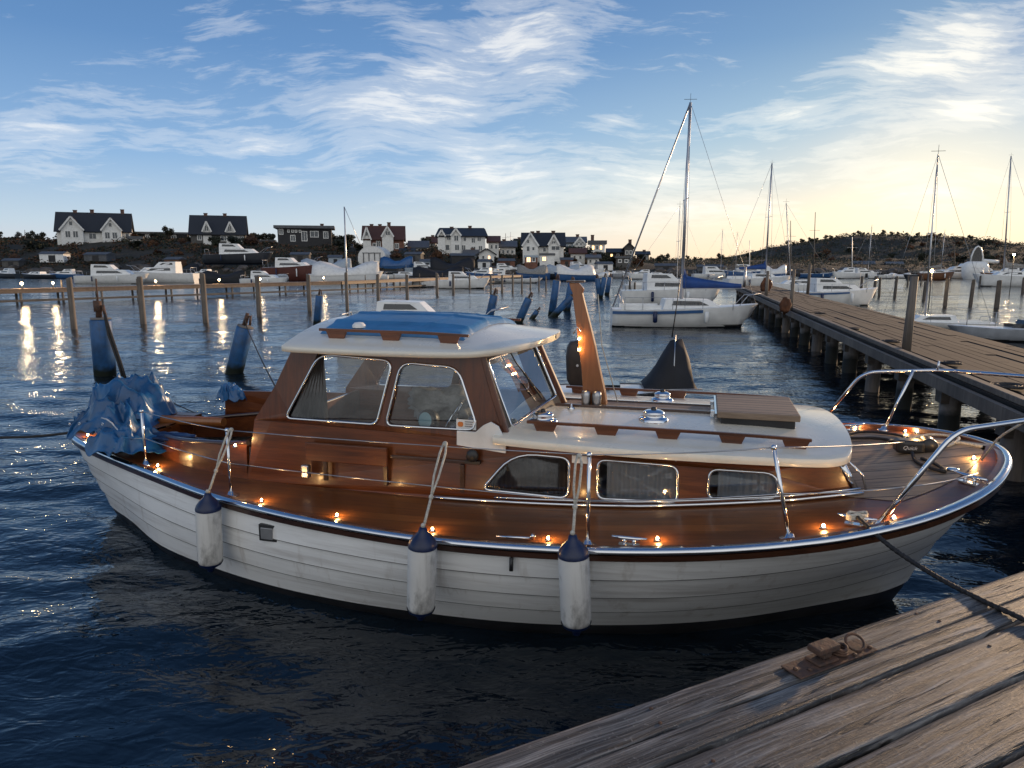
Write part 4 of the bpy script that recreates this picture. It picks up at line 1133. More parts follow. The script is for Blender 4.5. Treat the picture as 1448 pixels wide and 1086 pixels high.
# ================================================================== NEAR DOCK
E0 = W(640, 1086, DH); E1 = W(1448, 805, DH)
dax = math.atan2(E1.y - E0.y, E1.x - E0.x)
dock = empty('near_dock', (E0.x, E0.y, DH), dax, 'weathered grey plank dock in the near right corner', 'dock')
M['dockwood'] = wood('weathered dock plank', (.090, .074, .062), (.30, .255, .215), .68, 0, axis=0, gs=(1.3, 34, 20), bump=0, var=.45)
def dockmat():
    m = bpy.data.materials.new('cracked weathered dock plank'); m.use_nodes = True
    k = NT(m.node_tree); b = k.n['Principled BSDF']
    tc = k.new('ShaderNodeTexCoord').outputs['Object']
    oi = k.new('ShaderNodeObjectInfo').outputs['Random']
    of = k.new('ShaderNodeCombineXYZ'); k.l.new(k.m('MULTIPLY', oi, 37.), of.inputs[0]); k.l.new(k.m('MULTIPLY', oi, 91.), of.inputs[1])
    p = k.v('ADD', tc, of.outputs[0])
    wob = k.noise(k.mapping(p, (1.5, 5, 1)), 1.0, 3, .5, out=1)
    pw = k.v('ADD', p, k.v('SCALE', k.v('SUBTRACT', wob, (.5, .5, .5)), scale=.05))
    g = k.noise(k.mapping(pw, (1.3, 30, 8)), 1.0, 8, .70, .3)
    gf = k.noise(k.mapping(pw, (3.5, 115, 8)), 1.0, 4, .6)
    big = k.noise(k.mapping(p, (1.2, 4, 1)), 1.6, 4, .6)
    fine = k.noise(p, 60., 4, .6)
    crack = k.ramp(k.noise(k.mapping(pw, (1.1, 26, 4)), 1.0, 4, .55, .6), [(.37, 1.), (.41, 0.)])
    f = k.m('ADD', k.m('MULTIPLY', g, .55), k.m('MULTIPLY', gf, .45))
    c = k.ramp(f, [(.37, (.010, .009, .008)), (.45, (.040, .038, .037)), (.52, (.115, .110, .106)), (.62, (.29, .282, .272))])
    c = k.mix(k.m('MULTIPLY', k.ramp(big, [(.42, 0.), (.62, 1.)]), .25), c, (.085, .065, .052, 1), 'MIX')
    c = k.mix(k.m('MULTIPLY', k.ramp(fine, [(.60, 0.), (.70, 1.)]), .45), c, (.36, .34, .31, 1))
    c = k.mix(k.m('MULTIPLY', crack, .85), c, (.010, .009, .008, 1))
    k.l.new(c, b.inputs['Base Color'])
    k.l.new(k.m('MULTIPLY_ADD', f, .4, .35, clamp=True), b.inputs['Roughness'])
    h = k.m('SUBTRACT', k.m('ADD', f, k.m('MULTIPLY', fine, .12)), k.m('MULTIPLY', crack, .9))
    bp = k.new('ShaderNodeBump'); bp.inputs['Strength'].default_value = 1.0; bp.inputs['Distance'].default_value = .012
    k.l.new(h, bp.inputs['Height']); k.l.new(bp.outputs[0], b.inputs['Normal'])
    return m
M['dockwood'] = dockmat()
edges = [0, .176, .31, .567, .82, 1.07, 1.32, 1.57, 1.82, 2.07, 2.32, 2.57, 2.82]
for i, (a, b) in enumerate(zip(edges[:-1], edges[1:])):
    g = .003 if i == 0 else .010
    mb = MB(); n = 90; m_ = 8; P = []
    y0, y1 = -b + (g if i else .0015), -a - (g if i > 1 else .0015 if i else 0)
    rr = random.random() * 50
    for q in range(n + 1):
        x = -3.0 + 9.0 * q / n; row = []
        wv = .0035 * noise.noise(Vector((x * 1.3, rr, 0))) + .002 * noise.noise(Vector((x * 5, rr, 0)))
        for t in range(m_ + 1):
            y = y0 + (y1 - y0) * t / m_
            e = min(t, m_ - t)
            z = .004 * noise.noise(Vector((x * 2, y * 9, rr))) + (i % 3) * .002
            yy = y + (wv if t in (0, m_) else 0)
            if e == 0: z -= .008 + .004 * noise.noise(Vector((x * 7, rr, 2)))
            row.append((x, yy, z))
        row = [(x, row[0][1], -.055)] + row + [(x, row[-1][1], -.055)]
        P.append(row)
    mb.grid(P)
    mb.build('plank', M['dockwood'], dock, fix=False)
for x in np.arange(-2.5, 6, 1.6):
    mb = MB(); mb.box2((x, -2.8, -.22), (x + .16, -.06, -.058)); mb.build('cross_beam', M['beamwood'], dock)
mb = MB(); mb.box2((-3, -.10, -.36), (6, -.03, -.225)); mb.build('edge_beam', M['beamwood'], dock)
for x in (-2, .9, 3.8): 
    for y in (-.3, -2.5):
        mb = MB(); mb.tube([(x, y, -2.5), (x, y, -.23)], .12, 12); mb.build('pile', M['oldwood'], dock)
rn = random.Random(3)
for i, (a, b) in enumerate(zip(edges[:7], edges[1:8])):
    for x in (-.78, .78, 2.38, 3.98):
        for y in (-a - (b - a) * .22, -b + (b - a) * .22):
            if b - a < .15: continue
            mb = MB(); x_ = x + rn.uniform(-.02, .02); y += rn.uniform(-.01, .01); mb.lathe([(.0075, -.004), (.0075, .0035), (.004, .0055), (0, .0055)], (x_, y, (i % 3) * .002 - .001), n=8); mb.build('nail', M['rust'], dock, fix=False)
# bollard fitting with plate and ring
bl = W(1165, 935, DH)
bo = empty('mooring_fitting', (bl.x, bl.y, DH + .003), dax, 'rusty iron mooring fitting with a plate and a ring on the near dock', 'dock cleat')
mb = MB(); mb.box2((-.20, -.055, 0), (.27, .05, .007)); mb.build('plate', M['rust'], bo, bevel=.003)
mb = MB()
mb.box2((-.075, -.04, .0072), (.045, .04, .02)); mb.box2((-.03, -.022, .0202), (.02, .022, .05)); mb.box2((-.07, -.034, .0502), (.055, .034, .078))
mb.build('bollard', M['rust'], bo, bevel=.009)
mb = MB(); mb.tube([(.19 + .048 * math.cos(t), .0 + .030 * math.sin(t), .012 + .022 * (1 + math.sin(t))) for t in np.linspace(0, 2 * math.pi, 21)[:-1]], .006, 8, closed=True)
mb.build('ring', M['rust'], bo)
mb = MB()
for k_ in range(3): mb.tube([(.085 + .03 * math.cos(t) , -.005 + .028 * math.sin(t), .018 + .012 * k_ + .004 * math.sin(2 * t + k_)) for t in np.linspace(0, 2 * math.pi, 15)[:-1]], .007, 6, closed=True)
mb.build('shackle', M['rust'], bo)
for x, y in ((-.17, .0), (-.12, -.03), (.10, .035), (.14, -.04), (.25, -.03)):
    mb = MB(); mb.lathe([(0, 0), (.010, .0), (.010, .006), (0, .009)], (x, y, .0075), n=8); mb.build('bolt', M['rust'], bo)

# ================================================================== RIGHT PIER
PH = 1.0
q0 = W(1448, 578, PH); q1 = W(1065, 415, PH)
u_ = (q1 - q0).normalized(); pang = math.atan2(u_.y, u_.x)      # runs away from the camera
o0 = q0 - u_ * 7.0
pier = empty('plank_pier', (o0.x, o0.y, 0), pang, 'long dark plank pier on piles running away behind the bow of the motor boat', 'pier')
PLEN = 52.0; PW = 2.65
M['pierwood'] = wood('weathered pier planks', (.030, .024, .021), (.090, .070, .057), .95, 0, axis=0, gs=(.8, 12, 9), plank=2.65/14, paxis=1, bump=.8, var=.45, seamw=.012, dark=((.04, .03, .027), .8, (1, 1, 1), .7))
def pier_deck():
    # boards laid across; slight unevenness
    n = int(PLEN / .16)
    for blk in range(0, n, 1):
        pass
mb = MB(); nb = 14; bw = PW / nb
for j in range(nb):
    x = -random.uniform(0, 3.5); t0 = -(j + 1) * bw
    while x < PLEN:
        L_ = random.uniform(3.2, 4.6); z = PH + random.uniform(-.009, .009); zz = z + random.uniform(-.006, .006)
        a_, b_ = max(x, 0), min(x + L_ - .01, PLEN)
        y0, y1 = t0 + random.uniform(.003, .010), t0 + bw - random.uniform(.003, .010)
        mb.add([(a_, y0, z), (b_, y0, zz), (b_, y1, zz), (a_, y1, z), (a_, y0, z - .045), (b_, y0, zz - .045), (b_, y1, zz - .045), (a_, y1, z - .045)], [(0, 1, 2, 3), (7, 6, 5, 4), (0, 4, 5, 1), (3, 2, 6, 7), (0, 3, 7, 4), (1, 5, 6, 2)])
        x += L_
o = mb.build('deck_boards', M['pierwood'], pier, fix=False)
mb = MB()
mb.box2((0, -.30, PH - .26), (PLEN, -.15, PH - .052)); mb.build('side_beam', M['beamwood'], pier)
mb = MB(); mb.box2((0, -PW + .15, PH - .26), (PLEN, -PW + .3, PH - .052)); mb.build('side_beam', M['beamwood'], pier)
mb = MB(); mb.box2((0, .045, PH - .20), (PLEN, .12, PH - .03)); mb.build('fender_board', M['oldwood'], pier)
mb = MB(); mb.box2((0, -.14, PH + .008), (PLEN, -.02, PH + .085)); 
mb.build('kerb_board', M['oldwood'], pier, bevel=.01)
for i, x in enumerate(np.arange(1.2, PLEN, 2.15)):
    for y, r_ in ((-.22, .16), (-PW + .25, .15)):
        mb = MB(); rj = random.uniform(.9, 1.1) * r_
        mb.tube([(x + random.uniform(-.1, .1), y + random.uniform(-.06, .06), -1.2), (x, y, PH - .262)], [rj, rj * .92], 12); mb.build('pile', M['concrete'] if i % 3 else M['oldwood'], pier)
    mb = MB(); mb.box2((x - .13, -PW + .05, PH - .46), (x + .13, -.05, PH - .263)); mb.build('cross_beam', M['beamwood'], pier)
    if i % 2:
        mb = MB(); mb.beam((x + .15, -.25, PH - .45), (x + .2, -PW + .3, .1), .08, .1); mb.build('brace', M['beamwood'], pier)
def PP(s, t, z=PH):      # along, across
    c, s_ = math.cos(pang), math.sin(pang)
    return Vector((o0.x + s * c - t * s_, o0.y + s * s_ + t * c, z))
# things on the pier edge
def rope_heap(loc, s, label):
    mb = MB()
    pts = []
    for q in range(90):
        t = q * .42; rr = s * (.15 - .0011 * q) + .01 * math.sin(t * 1.7)
        pts.append((rr * math.cos(t), rr * math.sin(t), .016 + .012 * abs(math.sin(t * .7 + s))))
    mb.tube(pts, .013, 6)
    o = mb.build('rope_coil', M['roped']); o.location = loc; return tag(o, label, 'rope coil', 'rope coils along the pier edge')
# ================================================================== HOUSES
M['hwhite'] = pmat('white house wall', (.80, .79, .75), .7, var=.08)
M['hgrey'] = pmat('dark grey house wall', (.10, .095, .09), .8, var=.15)
M['hdark'] = pmat('black timber wall', (.035, .035, .038), .8, var=.2)
M['hblue'] = pmat('pale blue house wall', (.36, .42, .48), .7, var=.08)
M['hbrick'] = pmat('brown brick wall', (.20, .09, .06), .8, var=.2)
M['slate'] = pmat('dark slate roof', (.030, .032, .037), .6, var=.25, vscale=6, bump=.5, bscale=8)
M['redroof'] = pmat('red brown tile roof', (.10, .042, .028), .7, var=.25, vscale=6, bump=.5, bscale=8)
M['greyroof'] = pmat('grey roof', (.10, .105, .115), .6, var=.2)
M['chim'] = pmat('brick chimney', (.13, .075, .06), .8, var=.2)
def house(name, x0, x1, yr, ye, yb, Y, wall, roof, label, depth=8, ridge='x', chims=(), gables=(), wins=(), rz=0, over=.5, porch=None, hip=0.0, flat=False):
    """x0..x1, ridge/eave/base rows of the photograph at distance Y"""
    a, b = WD(x0, yb, Y), WD(x1, yb, Y); w = (b.x - a.x)
    zr = WD(x0, yr, Y).z; ze = WD(x0, ye, Y).z; zb = a.z
    mx_, my_ = (a.x + b.x) / 2, Y
    rz = rz - .8 * math.atan2((a.x + b.x) / 2, Y)
    h = empty(name, ((a.x + b.x) / 2 - math.sin(rz) * depth / 2, Y + math.cos(rz) * depth / 2, zb - 1.5), rz, label, 'house')
    h.scale = (.9, 1, 1)
    H = ze - zb + 1.5; RH = zr - ze; W2, D2 = w / 2, depth / 2
    mb = MB(); 
    if ridge == 'x':
        mb.box2((-W2, -D2, 0), (W2, D2, H))
        if not flat and not hip:
            for s in (-1, 1): mb.add([(s * W2, -D2, H), (s * W2, D2, H), (s * W2, 0, H + RH * .96)], [(0, 1, 2)])
    else:
        mb.box2((-W2, -D2, 0), (W2, D2, H))
        for s in (-1, 1): mb.add([(-W2, s * D2, H), (W2, s * D2, H), (0, s * D2, H + RH * .96)], [(0, 1, 2)])
    mb.build('wall', wall, h)
    mb = MB(); o = over; t = .22
    def slab(P):
        n = (Vector(P[1]) - Vector(P[0])).cross(Vector(P[2]) - Vector(P[0])).normalized()
        if n.z < 0: n = -n
        Q = [tuple(Vector(p) + n * t) for p in P]; m = len(P)
        mb.add(P + Q, [tuple(range(m)), tuple(range(2 * m - 1, m - 1, -1))] + [(i, (i + 1) % m, m + (i + 1) % m, m + i) for i in range(m)])
    if flat: mb.box2((-W2 - o, -D2 - o, H), (W2 + o, D2 + o, H + RH))
    elif ridge == 'x':
        k_ = o * RH / D2
        hx = hip * W2
        slab([(-W2 - o, -D2 - o, H - k_), (W2 + o, -D2 - o, H - k_), (W2 + o - hx, 0, H + RH), (-W2 - o + hx, 0, H + RH)])
        slab([(-W2 - o, D2 + o, H - k_), (W2 + o, D2 + o, H - k_), (W2 + o - hx, 0, H + RH), (-W2 - o + hx, 0, H + RH)])
        if hip:
            for s in (-1, 1): slab([(s * (W2 + o), -D2 - o, H - k_), (s * (W2 + o), D2 + o, H - k_), (s * (W2 + o - hx), 0, H + RH)])
    else:
        k_ = o * RH / W2
        for s in (-1, 1): slab([(s * (W2 + o), -D2 - o, H - k_), (s * (W2 + o), D2 + o, H - k_), (0, D2 + o, H + RH), (0, -D2 - o, H + RH)])
    rf = mb.build('roof', roof, h)
    for cx, ch in chims:
        mb = MB(); X_ = (cx - (x0 + x1) / 2) * Y / 1000
        mb.box2((X_ - .4, -.35, H + RH * .6), (X_ + .4, .35, H + RH + ch)); mb.box2((X_ - .48, -.43, H + RH + ch + .002), (X_ + .48, .43, H + RH + ch + .14)); mb.build('chimney', M['chim'], rf)
    for (g0, g1, gy, ge, gd) in gables:                  # front gable: px range, peak, eave
        c = ((g0 + g1) / 2 - (x0 + x1) / 2) * Y / 1000; gw = (g1 - g0) * Y / 2000
        zp = WD(x0, gy, Y).z - zb + 1.5; zq = WD(x0, ge, Y).z - zb + 1.5
        mb = MB(); mb.box2((c - gw, -D2 - gd, 0), (c + gw, 0, zq)); mb.add([(c - gw, -D2 - gd, zq), (c + gw, -D2 - gd, zq), (c, -D2 - gd, zp)], [(0, 1, 2)])
        g = mb.build('gable', M['hwhite'] if wall is not M['hbrick'] else M['hwhite'], h)
        mb = MB(); t_ = .2
        for s in (-1, 1):
            e = 1.12
            P = [(c + s * gw * e, -D2 - gd - .35, zq - (zp - zq) * (e - 1)), (c, -D2 - gd - .35, zp), (c, 0, zp), (c + s * gw * e, 0, zq - (zp - zq) * (e - 1))]
            Q = [(p[0], p[1], p[2] + .25) for p in P]
            mb.add(P + Q, [(0, 1, 2, 3), (7, 6, 5, 4), (0, 4, 5, 1), (3, 2, 6, 7), (0, 3, 7, 4), (1, 5, 6, 2)])
        mb.build('gable_roof', roof, g)
        mb = MB()
        for s in (-1, 1): mb.beam((c + s * gw * 1.12, -D2 - gd - .37, zq - (zp - zq) * .12 + .08), (c, -D2 - gd - .37, zp + .08), .08, .34)
        mb.build('barge_board', M['hwhite'], g)
    for wn in wins:                                     # (px, py, wpx, hpx[, proud][, lit])
        px, py, ww, wh = wn[:4]; pr = wn[4] if len(wn) > 4 else 0; li = len(wn) > 5
        X_ = (px - (x0 + x1) / 2) * Y / 1000; Z_ = WD(px, py, Y).z - zb + 1.5
        a_, b_ = ww * Y / 2000, wh * Y / 2000; y_ = -D2 - pr
        mb = MB(); f_ = .14
        mb.box2((X_ - a_ - f_, y_ - .06, Z_ + b_), (X_ + a_ + f_, y_ - .001, Z_ + b_ + f_)); mb.box2((X_ - a_ - f_, y_ - .06, Z_ - b_ - f_), (X_ + a_ + f_, y_ - .001, Z_ - b_))
        for xx in ([-a_ - f_ / 2, a_ + f_ / 2] + ([0] if ww > 4 else [])): mb.box((X_ + xx, y_ - .031, Z_), (f_ * (1 if xx else .6), .056, 2 * b_))
        fr = mb.build('window', M['hwhite'], h)
        mb = MB(); mb.box((X_, y_ - .02, Z_), (2 * a_, .03, 2 * b_)); mb.build('pane', M['lit'] if li else M['winglass'], fr)
    return h
house('gabled_house', 84, 184, 300, 326, 343, 160, M['hwhite'], M['slate'], 'large white house with two front gables and three chimneys on the left hill', 9,
      chims=((108, .5), (131, .7), (173, .9)), gables=((92, 121, 308, 325, 1.6), (146, 172, 309, 325, 1.6)),
      wins=((101, 332, 6, 8, 1.6), (111, 332, 6, 8, 1.6), (106, 317, 4, 5, 1.6), (153, 333, 6, 8, 1.6), (163, 333, 6, 8, 1.6), (158, 318, 4, 5, 1.6), (132, 334, 9, 7), (179, 333, 4, 6)))
house('grey_house', 270, 349, 304, 330, 350, 160, M['hgrey'], M['slate'], 'dark grey house with two arched dormers under a black roof', 9,
      chims=((291, .5), (319, .5)), gables=((288, 300, 314, 327, .1), (321, 334, 314, 327, .1)),
      wins=((294, 323, 5, 7, .15), (327, 323, 5, 7, .15), (283, 336, 5, 6), (295, 336, 6, 6), (318, 337, 9, 6), (333, 337, 10, 6), (343, 337, 5, 6)))
house('low_roof_house', 391, 472, 319, 323, 347, 158, M['hdark'], M['greyroof'], 'low black timber house with a flat grey roof and white windows', 8, flat=True, over=.8,
      chims=((457, .5),), wins=((397, 328, 5, 6), (414, 337, 6, 7), (431, 334, 7, 12), (446, 331, 11, 7), (463, 332, 6, 8), (408, 327, 2, 2), (414, 327, 2, 2), (419, 327, 2, 2), (425, 327, 2, 2)))
house('red_roof_house', 512, 574, 319, 338, 362, 155, M['hbrick'], M['redroof'], 'house with a red brown tiled roof and white gable walls above the boathouse', 9,
      chims=((524, .4), (537, .4), (551, .8)), gables=((541, 558, 321, 334, 1.0), (512, 524, 322, 338, .4)), wins=((535, 345, 5, 7), (545, 345, 5, 7), (550, 330, 6, 5, 1.0), (518, 331, 4, 5, .4), (563, 348, 5, 6), (529, 347, 4, 5)))
house('slate_house', 616, 690, 322, 334, 363, 150, M['hwhite'], M['slate'], 'tall white three storey house with a hipped slate roof', 10, hip=.12,
      chims=((637, .3), (666, .5)), gables=((637, 652, 324, 333, .8), (617, 628, 326, 334, .3)), wins=((624, 336, 5, 6), (633, 336, 5, 6), (645, 337, 6, 7, .8), (628, 350, 12, 7), (646, 350, 6, 7, .8), (656, 350, 5, 6), (671, 340, 5, 6), (671, 352, 6, 6), (682, 351, 5, 6), (658, 338, 4, 5), (680, 338, 5, 5)))
house('side_house', 690, 706, 334, 342, 366, 152, M['hwhite'], M['redroof'], 'narrow white house touching the right side of the slate roofed house', 7, wins=((695, 349, 3, 5), (702, 349, 3, 5)))
house('small_house', 706, 730, 341, 349, 366, 156, M['hwhite'], M['greyroof'], 'small white house with a grey roof between the slate house and the black roofed pair', 7, chims=((712, .4),), wins=((711, 356, 3, 4), (718, 356, 3, 4), (725, 356, 3, 4)))
house('white_gable_house', 736, 800, 329, 347, 362, 145, M['hwhite'], M['slate'], 'white house with a black roof and a white gable end near the harbour middle', 8,
      chims=((751, .3), (760, .4), (784, .4)), gables=((737, 760, 331, 347, 2.0), (776, 792, 333, 346, 1.0)), wins=((745, 342, 3, 4, 2.0), (745, 352, 4, 6, 2.0), (753, 352, 3, 4, 2.0), (784, 343, 5, 3, 1.0), (787, 351, 12, 5, 1.0), (770, 353, 4, 5)))
house('blue_house', 798, 829, 335, 343, 358, 165, M['hblue'], M['greyroof'], 'pale blue house with a grey roof behind the white gabled house', 8, chims=((817, .6),), gables=((811, 829, 336, 346, .5),), wins=((816, 345, 2, 3, .5), (822, 345, 2, 3, .5), (805, 349, 3, 4)))
house('veranda_house', 833, 856, 340, 345, 363, 160, M['hwhite'], M['greyroof'], 'square white house with a tall grey roof right of the pale blue house', 7, flat=True, chims=((837, 1.2),), wins=((838, 350, 3, 5, 0, 1), (844, 350, 3, 5), (850, 350, 3, 5, 0, 1), (842, 359, 3, 4), (850, 359, 3, 4)))
house('tower_house', 882, 896, 344, 350, 366, 165, M['hgrey'], M['slate'], 'small dark house with a pointed roof at the end of the hill', 6, chims=((891, .8),), ridge='y', wins=((886, 357, 3, 4), (892, 357, 3, 4)))
house('dark_cottage', 858, 884, 352, 357, 366, 168, M['hdark'], M['slate'], 'low dark cottage between the square white house and the pointed dark house', 6, wins=((864, 361, 3, 3, 0, 1), (874, 361, 3, 3)))
house('long_shed', 196, 266, 328, 331, 343, 172, M['hdark'], M['greyroof'], 'long low shed with a pale flat roof between the two left houses', 8, flat=True, over=.3, wins=((210, 335, 5, 4), (226, 335, 5, 4), (246, 335, 6, 4)))
house('boathouse', 762, 785, 358, 361, 384, 136, M['hwhite'], M['greyroof'], 'white boathouse with an open door on the shore in front of the gabled house', 5, flat=True, over=.15, wins=((769, 366, 5, 5, 0, 1),))
house('blue_shed', 741, 761, 361, 364, 384, 136, M['hbrick'], M['hblue'], 'small brown shed with a pale blue flat roof left of the white boathouse', 5, flat=True, over=.2, wins=((747, 367, 5, 6, 0, 1), (755, 367, 4, 5)))
house('harbour_hut', 870, 893, 362, 365, 376, 140, M['hgrey'], M['greyroof'], 'low grey harbour hut on the shore under the dark houses', 4, flat=True, over=.3, wins=((876, 369, 4, 3), (886, 369, 4, 3)))
house('cream_house', 578, 606, 341, 350, 368, 158, M['hwhite'], M['greyroof'], 'low cream house half hidden between the red roofed house and the slate roofed house', 7, wins=((584, 358, 4, 5), (592, 358, 4, 5), (600, 358, 4, 5)))
house('glass_house', 354, 388, 339, 342, 352, 166, M['hblue'], M['greyroof'], 'low pale house with a flat roof between the grey house and the black timber house', 6, flat=True, wins=((361, 347, 6, 4), (371, 347, 6, 4), (381, 347, 6, 4)))
house('cottage', 676, 700, 352, 359, 370, 142, M['hwhite'], M['slate'], 'small white cottage in front of the tall slate roofed house', 5, ridge='y', wins=((683, 364, 3, 4), (692, 364, 3, 4, 0, 1)))
house('cottage', 806, 828, 352, 358, 370, 146, M['hwhite'], M['redroof'], 'small white cottage with a brown roof below the pale blue house', 5, wins=((812, 364, 3, 4), (821, 364, 3, 4)))
house('annex', 184, 200, 334, 338, 345, 162, M['hwhite'], M['greyroof'], 'low white annex at the right side of the large white house', 6, flat=True, wins=((190, 341, 4, 3),))
for (nm, x0, x1, yr, ye, yb, Y, wm, rm, lab) in (('village_house', 604, 617, 335, 343, 362, 170, 'hwhite', 'redroof', 'narrow white house with a brown roof just left of the tall slate roofed house'),
        ('village_house', 728, 738, 338, 345, 362, 172, 'hblue', 'slate', 'narrow blue grey house left of the white gable house'), ('village_house', 656, 676, 354, 360, 372, 146, 'hblue', 'greyroof', 'low pale cottage on the bank below the tall slate roofed house'),
        ('village_house', 566, 586, 352, 358, 368, 150, 'hwhite', 'slate', 'small white cottage right of the arched boat tent'), ('village_house', 830, 848, 361, 365, 374, 142, 'hwhite', 'greyroof', 'small white waterside house below the square white house'),
        ('village_house', 900, 918, 356, 360, 368, 180, 'hgrey', 'slate', 'low grey house at the right end of the village'), ('village_house', 474, 498, 346, 351, 361, 165, 'hwhite', 'greyroof', 'low white house right of the black flat roofed house'),
        ('village_house', 215, 236, 352, 356, 364, 150, 'hbrick', 'slate', 'low brown cottage below the long shed'), ('village_house', 18, 40, 336, 340, 347, 178, 'hgrey', 'slate', 'low grey cottage at the left end of the hill')):
    c_ = (x0 + x1) / 2; q_ = (x1 - x0) / 4
    house(nm, x0, x1, yr, ye, yb, Y, M[wm], M[rm], lab, 6, chims=((c_ + q_ * .5, .4),), wins=((c_ - q_, (ye + yb) / 2, 3, 4), (c_ + q_, (ye + yb) / 2, 3, 4)))
# white arched boat tent
a = WD(526, 372, 140); t = empty('arched_tent', (a.x, 140, a.z - 1), 0, 'white arched boat tent with a panelled front near the left shore', 'tent')
mb = MB(); prof = [(2.7 * math.cos(x), 2.2 + 2.1 * math.sin(x)) for x in np.linspace(0, math.pi, 13)]; prof = [(2.7, 0)] + prof + [(-2.7, 0)]
mb.grid([[(x, y, z) for x, z in prof] for y in (0, 7)]); mb.build('canopy', M['white'], t)
mb = MB(); mb.add([(x, .05, z) for x, z in prof], [tuple(range(len(prof)))]); mb.build('front', M['white'], t)
mb = MB()
for x in (-1.6, -.55, .55, 1.6): mb.box((x, -.02, 1.7), (.16, .1, 2.4))
mb.box((0, -.02, 2.95), (3.6, .1, .14)); mb.build('front_frame', M['greyroof'], t)
